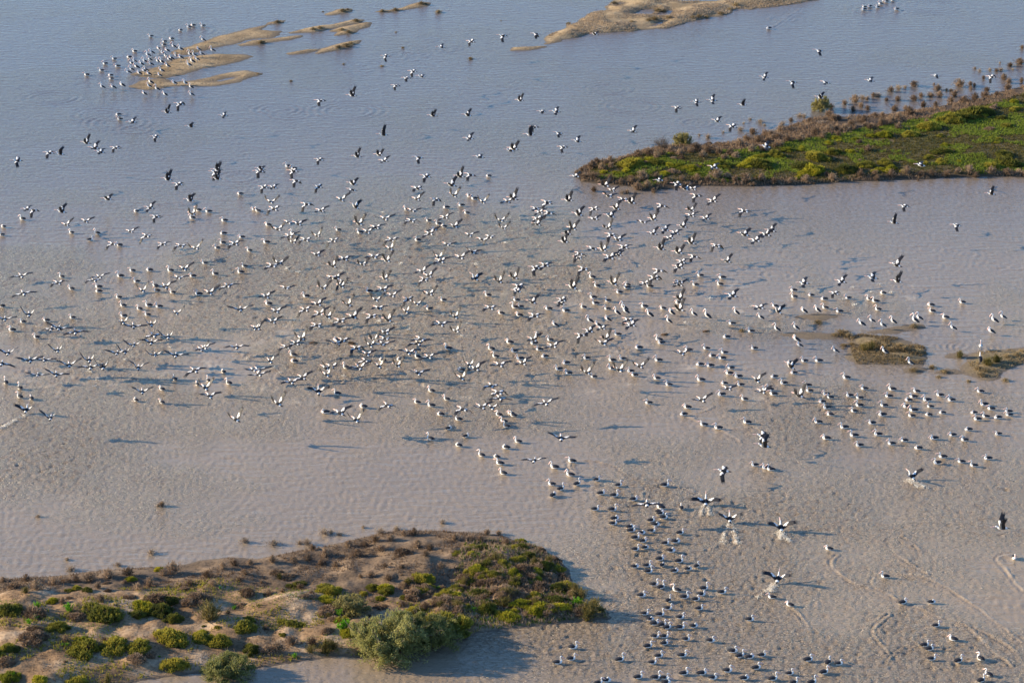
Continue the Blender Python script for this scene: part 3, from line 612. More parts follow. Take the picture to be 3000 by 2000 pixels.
# fine chop below the size of the sheet's waves
mp = N(nt, 'ShaderNodeMapping'); mp.inputs['Rotation'].default_value = (0, 0, -0.6); mp.inputs['Scale'].default_value = (0.5, 1.15, 1.0)
nt.links.new(geo.outputs['Position'], mp.inputs['Vector'])
f1 = N(nt, 'ShaderNodeTexNoise'); f1.inputs['Scale'].default_value = 3.3; f1.inputs['Detail'].default_value = 4; f1.inputs['Roughness'].default_value = 0.55; f1.inputs['Distortion'].default_value = 0.5
nt.links.new(mp.outputs[0], f1.inputs['Vector'])
mp2 = N(nt, 'ShaderNodeMapping'); mp2.inputs['Rotation'].default_value = (0, 0, -0.1); mp2.inputs['Scale'].default_value = (0.3, 1.0, 1.0)
nt.links.new(geo.outputs['Position'], mp2.inputs['Vector'])
f2 = N(nt, 'ShaderNodeTexNoise'); f2.inputs['Scale'].default_value = 1.1; f2.inputs['Detail'].default_value = 2
nt.links.new(mp2.outputs[0], f2.inputs['Vector'])
rid = N(nt, 'ShaderNodeMath', operation='SUBTRACT'); nt.links.new(f1.outputs['Fac'], rid.inputs[0]); rid.inputs[1].default_value = 0.5
ab = N(nt, 'ShaderNodeMath', operation='ABSOLUTE'); nt.links.new(rid.outputs[0], ab.inputs[0])
ng = N(nt, 'ShaderNodeMath', operation='MULTIPLY_ADD'); nt.links.new(ab.outputs[0], ng.inputs[0]); ng.inputs[1].default_value = -1.6
nt.links.new(f1.outputs['Fac'], ng.inputs[2])
ml = N(nt, 'ShaderNodeMath', operation='MULTIPLY'); nt.links.new(ng.outputs[0], ml.inputs[0]); nt.links.new(ach.outputs['Fac'], ml.inputs[1])
ad = N(nt, 'ShaderNodeMath', operation='MULTIPLY_ADD'); nt.links.new(f2.outputs['Fac'], ad.inputs[0]); ad.inputs[1].default_value = 0.16
nt.links.new(ml.outputs[0], ad.inputs[2])
bp = N(nt, 'ShaderNodeBump'); bp.inputs['Strength'].default_value = 1.0; bp.inputs['Distance'].default_value = 0.68
nt.links.new(ad.outputs[0], bp.inputs['Height']); nt.links.new(bp.outputs[0], p.inputs['Normal'])
WATER = m
me = mesh_np('lake_water', V, Q, [WATER], attrs={'silt': np.concatenate([silt.ravel(), pad4 * 0]), 'churn': np.concatenate([churn.ravel(), pad4]), 'foam': np.concatenate([foam.ravel(), pad4 * 0])})
tag(link('lake_water', me), kind='structure')

# ------------------------------------------------------------------ pelicans
NS = 12
def tube(path, n=8):
    """closed loft along (x, z, half width, half height, tangent angle) in the plane y = 0"""
    V = []; F = []
    for (x, z, w, h, a) in path:
        tx, tz = math.cos(a), math.sin(a)
        for j in range(n):
            t = 2 * math.pi * j / n
            V.append((x - tz * h * math.sin(t), w * math.cos(t), z + tx * h * math.sin(t)))
    k = len(path)
    for i in range(k - 1):
        for j in range(n):
            F.append((i * n + j, (i + 1) * n + j, (i + 1) * n + (j + 1) % n, i * n + (j + 1) % n))
    F.append(tuple(range(n))); F.append(tuple((k - 1) * n + j for j in reversed(range(n))))
    return V, F
def spine(path):
    """fill in tangent angles"""
    out = []
    for i, s in enumerate(path):
        a = path[max(0, i - 1)]; b = path[min(len(path) - 1, i + 1)]
        out.append((*s, math.atan2(b[1] - a[1], b[0] - a[0])))
    return out
def to_mesh(name, V, F, mi, mats):
    me = bpy.data.meshes.new(name)
    me.from_pydata(V, [], F)
    for mt in mats: me.materials.append(mt)
    me.polygons.foreach_set('material_index', mi)
    me.polygons.foreach_set('use_smooth', [True] * len(F))
    me.update()
    return me
def bill_mesh(name, x, z, ang, length=0.43, pouch=0.05):
    P = []
    for i, f in enumerate((0, 0.25, 0.5, 0.75, 0.93, 1.0)):
        w = (0.034, 0.03, 0.025, 0.024, 0.02, 0.006)[i]
        h = (0.034, 0.036, 0.03, 0.022, 0.014, 0.006)[i] + pouch * (0.3, 0.6, 0.45, 0.2, 0, 0)[i]
        P.append((x + math.cos(ang) * length * f, z + math.sin(ang) * length * f - pouch * (0.3, 0.5, 0.4, 0.15, 0, 0)[i], w, h))
    V, F = tube(spine(P), 8)
    return to_mesh(name, V, F, [0] * len(F), [BILLM])
def leg_mesh(name, side, x, top, tilt=0.0, foot=True):
    V = []; F = []
    def cyl(a, b, r):
        k = len(V)
        for (p, rr) in ((a, r), (b, r * 0.85)):
            for j in range(5):
                t = 2 * math.pi * j / 5
                V.append((p[0] + rr * math.cos(t), p[1] + rr * math.sin(t), p[2]))
        for j in range(5): F.append((k + j, k + (j + 1) % 5, k + 5 + (j + 1) % 5, k + 5 + j))
    y = 0.09 * side
    knee = (x + tilt * 0.4, y, top * 0.5); ft = (x + 0.02 + tilt, y, 0.015)
    cyl((x, y, top), knee, 0.024); cyl(knee, ft, 0.018)
    k = len(V)
    V += [(ft[0] - 0.03, y, 0.03), (ft[0] + 0.13, y - 0.06, 0.008), (ft[0] + 0.15, y, 0.012), (ft[0] + 0.13, y + 0.06, 0.008), (ft[0] - 0.03, y, 0.004)]
    F += [(k, k + 1, k + 2), (k, k + 2, k + 3), (k + 4, k + 2, k + 1), (k + 4, k + 3, k + 2)]
    return to_mesh(name, V, F, [0] * len(F), [LEGM])

def floating_body(name, path, wing=(3, 6), headrow=9):
    """body, neck and head in one surface, wings folded along the back"""
    V, F = tube(spine(path), NS)
    V = [list(v) for v in V]
    n = NS
    # folded wings: a swelling along each upper flank, tips crossing the tail
    for i in range(1, wing[1] + 1):
        for j in range(n):
            t = 2 * math.pi * j / n
            if 0.3 < math.sin(t) < 0.95:
                b = 1.16 if i >= 2 else 1.3
                V[i * n + j][1] *= b
                V[i * n + j][2] += 0.03
            if math.sin(t) > 0.95: V[i * n + j][2] -= 0.006
    mi = []
    for q, f in enumerate(F):
        if len(f) > 4: mi.append(1 if q == len(F) - 2 else 0); continue
        i = f[0] // n; j = f[0] % n
        up = math.sin(2 * math.pi * (j + 0.5) / n)
        side = abs(math.cos(2 * math.pi * (j + 0.5) / n))
        if i <= 1: mi.append(1 if up > -0.3 else 0)                  # tail and wing tips
        elif i <= 3: mi.append(1 if up > 0.05 else 0)                  # flight feathers
        elif i <= 5: mi.append(1 if (0.1 if i == 4 else 0.3) < up else 0)
        else: mi.append(0)
    return to_mesh(name, V, F, mi, [WHITE, BLACK])
def swim_variant(k, neck=0.0, tuck=0.0, billang=-0.65, turn=0.0):
    P = [(-0.52, 0.20, 0.04, 0.018), (-0.41, 0.195, 0.12, 0.06), (-0.26, 0.18, 0.205, 0.145), (-0.09, 0.16, 0.245, 0.20), (0.08, 0.145, 0.245, 0.21), (0.22, 0.14, 0.21, 0.195),
         (0.33, 0.165, 0.15, 0.16), (0.41, 0.24, 0.085, 0.10), (0.435 - tuck * .4, 0.34 + neck * .3, 0.052, 0.058), (0.385 - tuck, 0.43 + neck * .6, 0.042, 0.046), (0.335 - tuck, 0.52 + neck * .9, 0.040, 0.044),
         (0.335 - tuck, 0.60 + neck, 0.043, 0.046), (0.395 - tuck, 0.66 + neck, 0.052, 0.052), (0.46 - tuck, 0.66 + neck, 0.046, 0.046), (0.51 - tuck, 0.64 + neck, 0.03, 0.032)]
    return floating_body('swimming_pelican_body', P), bill_mesh('bill', 0.49 - tuck, 0.645 + neck, billang, 0.45, 0.05)
SWIM = [swim_variant(0), swim_variant(1, 0.07, 0.02, -0.5), swim_variant(2, -0.13, 0.06, -0.8), swim_variant(3, 0.03, -0.02, -1.0), swim_variant(4, -0.05, 0.10, -0.45), swim_variant(5, 0.1, 0.03, -0.75), swim_variant(6, -0.2, 0.16, -0.9), swim_variant(7, -0.08, 0.02, -0.3), swim_variant(8, -0.24, 0.2, -1.2), swim_variant(9, 0.02, 0.08, -0.6)]
def stand_variant(neck=0.0, lean=0.0, billang=-1.05):
    P = [(-0.46, 0.36, 0.05, 0.02), (-0.38, 0.39, 0.11, 0.05), (-0.25, 0.45, 0.175, 0.12), (-0.10, 0.52, 0.205, 0.165), (0.05, 0.585, 0.205, 0.175), (0.17, 0.64, 0.18, 0.165),
         (0.26, 0.70, 0.125, 0.135), (0.31, 0.79, 0.08, 0.09), (0.315 + lean, 0.89 + neck * .3, 0.054, 0.058), (0.265 + lean, 0.99 + neck * .6, 0.043, 0.047), (0.225 + lean, 1.10 + neck, 0.041, 0.045),
         (0.28 + lean, 1.205 + neck, 0.05, 0.05), (0.345 + lean, 1.245 + neck, 0.056, 0.054), (0.41 + lean, 1.225 + neck, 0.046, 0.044), (0.45 + lean, 1.195 + neck, 0.03, 0.03)]
    return (floating_body('standing_pelican_body', P), bill_mesh('bill', 0.43 + lean, 1.205 + neck, billang),
            leg_mesh('leg', 1, 0.0, 0.46), leg_mesh('leg', -1, 0.03, 0.46))
STAND = [stand_variant(), stand_variant(-0.12, 0.04, -1.2), stand_variant(0.05, -0.03, -0.8), stand_variant(-0.22, -0.06, -1.25)]

def wing_loop(y, z, le, chord, m, ang, side, thick=0.035):
    """one section of a wing: m points over the top from the front, trailing edge, m underneath, leading edge"""
    out = []
    def pt(f, t):
        return (le - chord * f, side * (y - math.sin(ang) * t), z + math.cos(ang) * t)
    fr = [0.08 + 0.80 * i / (m - 1) for i in range(m)]
    th = [thick * (0.8, 1.0, 0.6, 0.25)[min(3, int(4 * i / m))] for i in range(m)]
    for f, t in zip(fr, th): out.append(pt(f, t))
    out.append(pt(1.0, 0))
    for f, t in zip(reversed(fr), reversed(th)): out.append(pt(f, -t * 0.35))
    out.append(pt(0, 0))
    return out
def flying_body(name, inner, outer, pitch=0.0, neckout=0.0, fold=0.0, asym=0.0):
    """body, neck, tail and both wings in one surface"""
    P = [(-0.66, 0.0, 0.09, 0.010), (-0.55, 0.0, 0.11, 0.022), (-0.40, -0.005, 0.115, 0.07), (-0.22, -0.01, 0.155, 0.125), (-0.08, -0.01, 0.175, 0.15), (0.06, -0.005, 0.175, 0.155), (0.19, 0.0, 0.155, 0.14),
         (0.30, 0.015, 0.11, 0.115), (0.38, 0.05 + neckout * .2, 0.075, 0.085), (0.44 + neckout * .3, 0.095 + neckout * .5, 0.058, 0.066), (0.49 + neckout * .4, 0.13 + neckout, 0.056, 0.06), (0.55 + neckout * .4, 0.135 + neckout, 0.052, 0.05), (0.61 + neckout * .4, 0.115 + neckout, 0.034, 0.034)]
    n = NS
    V, F = tube(spine(P), n)
    F = list(F); mi = []
    for q, f in enumerate(F):
        if len(f) > 4: mi.append(1 if q == len(F) - 2 else 0); continue
        i = f[0] // n; j = f[0] % n
        up = math.sin(2 * math.pi * (j + 0.5) / n); side = abs(math.cos(2 * math.pi * (j + 0.5) / n))
        if i <= 0: mi.append(1)
        elif i == 1: mi.append(1 if up > 0 else 0)
        elif 3 <= i <= 6 and up > 0.1 and side > 0.2: mi.append(1)
        else: mi.append(0)
    i0, i1 = 3, 6
    rm = set()
    for side, js in ((1, (n - 1, 0)), (-1, (n // 2 - 1, n // 2))):
        for q, f in enumerate(F):
            if len(f) == 4 and i0 <= f[0] // n < i1 and f[0] % n in js: rm.add(q)
    F2 = []; M2 = []
    for q, f in enumerate(F):
        if q not in rm: F2.append(f); M2.append(mi[q])
    m = i1 - i0 + 1
    for side in (1, -1):
        jt, jm, jb = (1, 0, n - 1) if side == 1 else (n // 2 - 1, n // 2, n // 2 + 1)
        loop = [i * n + jt for i in range(i1, i0 - 1, -1)] + [i0 * n + jm] + [i * n + jb for i in range(i0, i1 + 1)] + [i1 * n + jm]
        ia = math.radians(inner + asym * side); oa = math.radians(outer + asym * side)
        y, z = 0.17, 0.01
        spans = [(0.10, 0.22, 0.44, ia), (0.16, 0.27, 0.46, ia), (0.20, 0.30, 0.45, ia), (0.17, 0.30 - fold * .1, 0.43, ia * .6 + oa * .4),
                 (0.19, 0.26 - fold * .25, 0.43, oa), (0.20, 0.20 - fold * .5, 0.41, oa), (0.17, 0.13 - fold * .75, 0.36, oa)]
        prev = loop; L = len(loop)
        for k, (ds, le, ch, a) in enumerate(spans):
            shr = 1.0 - 0.28 * fold * (k >= 3)
            y += ds * math.cos(a) * shr; z += ds * math.sin(a) * shr
            cur = list(range(len(V), len(V) + L))
            V += wing_loop(y, z, le, ch, m, a, side, 0.032 - 0.003 * k)
            for e in range(L):
                e2 = (e + 1) % L
                f = (prev[e], cur[e], cur[e2], prev[e2])
                F2.append(f if side == 1 else tuple(reversed(f)))
                top = e <= m - 1 or e == L - 1
                if top:
                    M2.append(0 if (k == 2 and e in (0, 1, L - 1)) or (k in (1, 3) and e in (0, L - 1)) else 1)
                else:
                    fr = L - 2 - e
                    M2.append(2 if (k <= 4 and fr <= 1) else 1)
            prev = cur
        # slotted primaries
        a = oa
        base = prev
        for q in range(m):
            t0 = base[q]; t1 = base[q + 1] if q + 1 < m else base[m]; b0 = base[2 * m - q]; 
            ln = (0.30, 0.34, 0.30, 0.22)[q % 4]
            fx = (0.02, -0.06, -0.14, -0.22)[q % 4] - fold * 0.25
            tip = len(V)
            V.append((V[t0][0] + fx, side * (y + ln * math.cos(a)), z + ln * math.sin(a) + 0.03))
            f = (t0, tip, t1); g = (b0, t1, tip)
            F2.append(f if side == 1 else tuple(reversed(f))); M2.append(1)
            F2.append(g if side == 1 else tuple(reversed(g))); M2.append(1)
        cap = tuple(base) if side == -1 else tuple(reversed(base))
        F2.append(cap); M2.append(1)
    if pitch:
        c, s = math.cos(pitch), math.sin(pitch)
        V = [(v[0] * c - v[2] * s, v[1], v[0] * s + v[2] * c) for v in V]
    bl = bill_mesh('bill', 0.595 + neckout * .4, 0.112 + neckout, -0.10, 0.45, 0.045)
    if pitch:
        for v in bl.vertices:
            x, z = v.co.x, v.co.z
            v.co.x = x * c - z * s; v.co.z = x * s + z * c
    return to_mesh(name, V, F2, M2, [WHITE, BLACK, GREYF]), bl
vr = random.Random(21)
FLY = {'u': [flying_body('flying_pelican_body', i + vr.uniform(-9, 9), o + vr.uniform(-9, 9), vr.uniform(-0.02, 0.1), 0, vr.uniform(0, 0.06), vr.uniform(-7, 7)) for i, o in ((52, 66), (40, 58), (60, 74), (34, 62), (46, 50), (28, 44), (54, 60), (38, 70), (48, 40), (30, 30))],
       'm': [flying_body('flying_pelican_body', i + vr.uniform(-6, 6), o + vr.uniform(-8, 8), vr.uniform(-0.02, 0.08), 0, vr.uniform(0, 0.06), vr.uniform(-12, 12)) for i, o in ((14, 2), (20, 8), (8, -8), (24, 22), (16, -4), (12, 6), (4, -12), (18, 14), (26, 10), (10, 10))],
       'd': [flying_body('flying_pelican_body', i + vr.uniform(-6, 6), o + vr.uniform(-8, 8), vr.uniform(-0.04, 0.05), 0, vr.uniform(0, 0.14), vr.uniform(-8, 8)) for i, o in ((4, -30), (-8, -42), (10, -26), (2, -52), (-14, -38), (8, -40), (-4, -24), (14, -34))],
       'k': [flying_body('rising_pelican_body', *a) for a in ((34, 44, 0.42, 0.12), (24, 14, 0.5, 0.14), (42, 30, 0.45, 0.1))]}
RUNLEG = [leg_mesh('leg', 1, -0.25, 0.0, -0.1), leg_mesh('leg', -1, -0.25, 0.0, 0.08)]
for q, me in enumerate(RUNLEG):
    for v in me.vertices: v.co.z = v.co.z * 1.0 - (0.40 if v.co.z < 0.05 else 0.05)

# names for the stretches of water and shore that the birds are in, with their places in the photograph
ANCH = [(150, 245, 'left of the flock on the sandbar'), (330, 220, 'at the left end of the upper left sandbars'), (420, 165, 'on the upper left sandbar, left half'),
 (500, 170, 'on the upper left sandbar, right half'), (560, 85, 'above the crowded sandbar'), (470, 260, 'along the lowest upper left sandbar'), (370, 345, 'below the crowded sandbar beside the ring ripples'),
 (90, 460, 'high at the far left edge'), (290, 430, 'below the lone pair near the ring ripples'), (560, 360, 'in the calm water left of the upper centre'), (1190, 210, 'between the sandbars and the big tan sandbank'),
 (1430, 110, 'over the water left of the tan sandbank tip'), (950, 290, 'in the upper left open water'), (1130, 440, 'a third across, over the calm upper water'), (1330, 340, 'above centre over the calm water'),
 (1590, 390, 'left of the bare shrubs on the spit'), (1880, 380, 'above the two shrubs near the spit'), (2060, 310, 'above the spit near the round shrub'), (2300, 180, 'in the upper right open water'),
 (2540, 20, 'at the upper right top edge'), (2500, 240, 'above the flooded brush on the right'), (2880, 225, 'over the flooded brush at far right'), (2240, 460, 'over the green spit'), (2660, 485, 'low over the lower edge of the spit'),
 (60, 630, 'at the left edge, a third down'), (250, 690, 'at left, a third of the way down'), (450, 640, 'left of centre beside the curved wake'), (620, 540, 'a fifth across above the flock'), (640, 690, 'a fifth across in the loose flock'),
 (80, 850, 'at the left edge above mid-height'), (210, 840, 'left of the main flock above mid-height'), (400, 850, 'in the left flock above mid-height'), (560, 840, 'in the left flock, a fifth across'), (60, 960, 'at the left edge near mid-height'),
 (400, 930, 'in the left flock near mid-height'), (700, 940, 'at the left of the dense flock near mid-height'), (800, 560, 'a quarter across above the dense flock'), (1030, 570, 'left of centre at the top of the dense flock'),
 (830, 670, 'a quarter across at the flock’s upper rim'), (1000, 690, 'a third across in the upper flock'), (840, 790, 'a quarter across inside the dense flock'), (1010, 800, 'a third across inside the dense flock'),
 (860, 900, 'a quarter across, just above mid-height'), (990, 930, 'a third across, just above mid-height'), (1130, 860, 'left of centre in the dense flock'), (1130, 950, 'left of centre in the splashing flock'), (1260, 600, 'left of centre at the flock’s upper rim'),
 (1380, 590, 'just left of centre at the flock’s upper rim'), (1290, 690, 'just left of centre in the upper flock'), (1380, 800, 'at photo centre in the dense flock'), (1290, 880, 'just left of centre below the dense flock'), (1440, 910, 'at photo centre near mid-height'),
 (1590, 630, 'below the tip of the green spit'), (1790, 560, 'against the lower edge of the spit’s left end'), (1760, 640, 'right of the spit tip, below the spit'), (1700, 700, 'right of centre in the upper flock'), (2010, 560, 'just below the spit’s lower shore'), (1960, 650, 'below the spit in the right flock'),
 (2160, 680, 'at the right end of the airborne flock'), (1560, 800, 'just right of centre inside the flock'), (1720, 790, 'right of centre in mid flock'), (1950, 790, 'right of centre below the airborne birds'), (2110, 830, 'left of the reedy islet, upper group'), (1560, 900, 'just right of centre above mid-height'),
 (1750, 880, 'right of centre in the wading row'), (1830, 940, 'right of centre under the wading row'), (1970, 910, 'in the wading row right of centre'), (2170, 940, 'left of the reedy islet, lower group'), (2420, 860, 'above the reedy islet'), (2570, 830, 'above and right of the reedy islet'),
 (2360, 900, 'in the shallows above the mudbar by the islet'), (2580, 940, 'at the upper side of the reedy islet'), (2750, 900, 'right of the reedy islet'), (2930, 940, 'at the right edge above the second islet'), (2620, 1050, 'on and beside the reedy islet'), (2870, 1035, 'on the islet at the right edge'), (2750, 570, 'in the calm water below the spit at right'),
 (130, 1050, 'at far left just below mid-height'), (300, 1060, 'in the left flock just below mid-height'), (500, 1060, 'a sixth across, just below mid-height'), (60, 1150, 'in the loose group at the far left'), (450, 1160, 'at the lower rim of the left flock'), (630, 1110, 'a fifth across at the flock’s lower rim'),
 (810, 1060, 'a quarter across just below mid-height'), (1000, 1070, 'a third across just below mid-height'), (1140, 1050, 'left of centre just below mid-height'), (900, 1180, 'a third across at the flock’s lower rim'), (1250, 1040, 'just left of centre, right below mid-height'), (1380, 1070, 'at photo centre just below mid-height'), (1300, 1190, 'left of centre in the trailing line'),
 (1440, 1180, 'at centre in the trailing line'), (1390, 1320, 'at the lower end of the trailing line'), (1560, 1060, 'right of centre just below mid-height'), (1740, 1070, 'right of centre in the spread raft'), (1900, 1060, 'two thirds across just below mid-height'), (1900, 1190, 'two thirds across over the bird shadows'), (1610, 1220, 'right of centre over the bird shadows'), (2070, 1050, 'in the left of the right-hand raft'),
 (2130, 1120, 'at the left end of the right-hand raft'), (2060, 1230, 'in the line trailing below the right-hand raft'), (2330, 1080, 'at the upper left of the right-hand raft'), (2420, 1170, 'in the middle of the right-hand raft'), (2480, 1240, 'along the lower edge of the right-hand raft'), (2600, 1130, 'in the upper right-hand raft below the islet'), (2670, 1180, 'in the right-hand raft below the islet, lower rank'),
 (2670, 1290, 'in the lower rank of the right-hand raft'), (2900, 1160, 'at the right edge below the second islet'), (2850, 1270, 'at the right edge under the raft'), (2800, 1350, 'in the small file below the raft at right'), (2260, 1340, 'right of the raft’s trailing line in open water'), (2620, 1400, 'alone in the open water at lower right'), (1630, 1360, 'in the curving wake right of centre'), (1640, 1430, 'at the top of the lower column'),
 (1780, 1440, 'in the upper lower column left part'), (1960, 1430, 'inside the looping wake right of centre'), (1850, 1540, 'at the head of the long column'), (1960, 1500, 'in the column’s upper right'), (2080, 1480, 'taking off right of the column'), (1900, 1600, 'in the column, a fifth of its length down'), (1950, 1660, 'in the column right of the scrubby point'), (1880, 1750, 'in the column beside the wispy point'),
 (2040, 1740, 'at the column’s right flank'), (1930, 1820, 'in the column’s thick lower part'), (2020, 1840, 'at the right of the column’s lower part'), (1920, 1880, 'in the column near its lower end'), (1670, 1930, 'in the tree shadow at the bottom'), (1880, 1950, 'at the bottom edge in the column'), (2060, 1970, 'at the bottom edge right of the column'), (2180, 1930, 'in the lower right bottom group, left side'),
 (2250, 1900, 'in the lower right bottom group'), (2380, 1950, 'at the bottom edge right of the column group'), (2290, 1560, 'right of the splashing V wake'), (2290, 1700, 'beside the take-off wake at lower right'), (2430, 1610, 'alone above the winding wakes'), (2600, 1690, 'on the winding wake'), (2690, 1760, 'below the winding wake'), (2730, 1840, 'right of the winding wake’s end'), (2740, 1900, 'in the lower right corner group'), (2890, 1960, 'in the lower right corner'), (2970, 1630, 'at the lower right edge')]
AP = np.array([(a[0], a[1]) for a in ANCH], float)
def where(px, py, anch=ANCH, ap=AP):
    return anch[int(np.argmin((ap[:, 0] - px) ** 2 + ((ap[:, 1] - py) * 1.3) ** 2))][2]
def facing(h):
    h = h % 360
    return 'rightward' if h < 45 or h > 315 else 'outbound' if h < 125 else 'leftward' if h < 235 else 'oncoming'
VERB = {'u': 'raised-wing flying', 'm': 'level-winged flying', 'd': 'droop-winged flying', 'k': 'splashing take-off', 't': 'standing'}
NAME = {'u': 'flying_pelican', 'm': 'flying_pelican', 'd': 'flying_pelican', 'k': 'rising_pelican', 's': 'swimming_pelican', 't': 'standing_pelican'}
GROUP = {'flying_pelican': 'pelicans in flight over the lake', 'rising_pelican': 'pelicans running to take off', 'swimming_pelican': 'pelicans swimming on the lake', 'standing_pelican': 'pelicans standing in the shallows'}
groups = {}
for b in birds:
    verb = VERB.get(b['pose']) or facing(b['head']) + ' swimming'
    b['key'] = (verb, where(b['px'], b['py']))
    groups.setdefault(b['key'], []).append(b)
for key, lst in groups.items():
    lst.sort(key=lambda b: b['px'])
    for i, b in enumerate(lst):
        verb, wh = key
        b['label'] = ('%s pelican %s' % (verb, wh)) if len(lst) == 1 else '%s %s pelican%s%s' % (ordinal(i, len(lst)).replace(' from left', ''), verb, ' ' if i in (0, len(lst) - 1) else ' from left, ', wh)
swim = sorted([b for b in birds if b['pose'] == 's'], key=lambda b: -b['py'])
for b in swim[300:]: b['far'] = True
far = []
for b in birds:
    nm = NAME[b['pose']]
    x, y, z = b['x'], b['y'], b['z']
    rot = [br.uniform(-0.02, 0.02), 0, math.radians(b['head'])]
    sc = br.uniform(0.88, 1.1)
    kids = []
    if b['pose'] in 'umdk':
        body, bill = br.choice(FLY[b['pose']]); kids = [('bill', bill)]
        if b['pose'] == 'k': kids += [('leg', RUNLEG[0]), ('leg', RUNLEG[1])]
        else: rot[0] = br.uniform(-0.16, 0.16); rot[1] = br.uniform(-0.1, 0.03)
        sc *= 1.16
    elif b['pose'] == 's':
        body, bill = br.choice(SWIM); kids = [('bill', bill)]
        z = 0.055
        sc *= 1.01
    else:
        s0 = surface(*ground(b['px'], b['py'], 0.5))
        z = s0 if s0 > 0.02 else -0.12
        x, y = ground(b['px'], b['py'], 0.5 + z)
        z = max(surface(x, y), z) if s0 > 0.02 else z
        sc *= 1.14; body, bill, l1, l2 = br.choice(STAND); kids = [('bill', bill), ('leg', l1), ('leg', l2)]
    if b.get('far'):
        far.append((body, bill, x, y, z, rot[2], sc)); continue
    o = link(nm, body)
    o.location = (x, y, z); o.rotation_euler = rot; o.scale = (sc, sc, sc)
    tag(o, b['label'], 'pelican', GROUP[nm])
    for kn, km in kids: link(kn, km, o)
if far:
    VV = []; FF = []; MM = []
    for body, bill, x, y, z, a, sc in far:
        for me, mo in ((body, 0), (bill, 2)):
            k = len(VV); c, s = math.cos(a) * sc, math.sin(a) * sc
            VV += [(x + v.co.x * c - v.co.y * s, y + v.co.x * s + v.co.y * c, z + v.co.z * sc) for v in me.vertices]
            for pl in me.polygons:
                FF.append(tuple(k + i for i in pl.vertices)); MM.append(pl.material_index + mo)
    tag(link('swimming_pelicans', to_mesh('swimming_pelicans', VV, FF, MM, [WHITE, BLACK, BILLM])), 'remaining far pelicans swimming across the upper lake', 'pelicans', kind='stuff')
print('BIRDS', len(birds), {n: sum(1 for b in birds if NAME[b['pose']] == n) for n in GROUP})

# ------------------------------------------------------------------ plants
def tri_mesh(name, tris, mats, mi=None):
    T3 = np.asarray(tris, np.float32).reshape(-1, 3, 3)
    V = T3.reshape(-1, 3); F = np.arange(len(V)).reshape(-1, 3)
    return mesh_np(name, V, F, mats, mi, smooth=False)
def tufts(r, pts, dirs, ln, wd, per=3, spread=0.5):
    """little sprays of pointed leaves: (n*per,3,3)"""
    n = len(pts)
    P = np.repeat(pts, per, 0); D = np.repeat(dirs, per, 0) + r.normal(0, spread, (n * per, 3))
    D /= np.linalg.norm(D, axis=1, keepdims=True) + 1e-9
    S = np.cross(D, r.normal(0, 1, (n * per, 3))); S /= np.linalg.norm(S, axis=1, keepdims=True) + 1e-9
    L = ln * r.uniform(0.6, 1.3, (n * per, 1)); W = wd * r.uniform(0.7, 1.3, (n * per, 1))
    B = P - D * L * 0.35
    return np.stack([B - S * W, B + S * W, P + D * L * 0.65], 1)
def sticks(r, segs):
    """tapered four-sided sticks from (a, b, ra, rb)"""
    V = []; F = []
    for a, b, ra, rb in segs:
        a = np.array(a); b = np.array(b); d = b - a; d = d / (np.linalg.norm(d) + 1e-9)
        s = np.cross(d, [0.31, 0.9, 0.17]); s /= np.linalg.norm(s) + 1e-9; t = np.cross(d, s)
        k = len(V)
        for p, q in ((a, ra), (b, rb)):
            for j in range(4):
                an = math.pi / 2 * j
                V.append(p + (s * math.cos(an) + t * math.sin(an)) * q)
        for j in range(4): F.append((k + j, k + (j + 1) % 4, k + 4 + (j + 1) % 4, k + 4 + j))
    return np.array(V), np.array(F)
def samphire(seed, mat, n=950, ht=0.8):
    r = np.random.RandomState(seed)
    lob = [(r.uniform(-.15, .15), r.uniform(-.15, .15), 0.10, r.uniform(0.5, 0.68))] + [(r.uniform(.4, .85) * math.cos(a), r.uniform(.4, .85) * math.sin(a), r.uniform(-.05, .05), r.uniform(0.22, 0.52)) for a in np.linspace(0, 6.28, r.randint(5, 8), endpoint=False)]
    pts = []; nr = []
    for lx, ly, lz, lr in lob:
        k = int(n * lr * lr / sum(q[3] ** 2 for q in lob))
        d = r.normal(0, 1, (k, 3)); d[:, 2] = np.abs(d[:, 2]) * 0.9 + 0.02; d /= np.linalg.norm(d, axis=1, keepdims=True)
        rad = lr * (r.uniform(0.55, 1.0, (k, 1)) ** 0.45) * r.uniform(0.9, 1.12, (k, 1))
        p = d * rad; p[:, 2] *= ht * 1.05
        pts.append(p + [lx, ly, lz]); nr.append(d + [0, 0, 0.7])
    pts = np.vstack(pts); nr = np.vstack(nr)
    fol = tri_mesh('foliage', tufts(r, pts, nr, 0.24, 0.040, 3, 0.5), [mat])
    seg = []
    for a in np.linspace(0, 6.28, 11, endpoint=False):
        e = (0.6 * math.cos(a) * r.uniform(.4, 1), 0.6 * math.sin(a) * r.uniform(.4, 1), r.uniform(.3, .6) * ht)
        seg.append(((0.06 * math.cos(a), 0.06 * math.sin(a), -0.15), e, 0.03, 0.012))
    v, f = sticks(r, seg)
    return [('foliage', fol), ('stems', mesh_np('stems', v, f, [WOOD], smooth=False))]
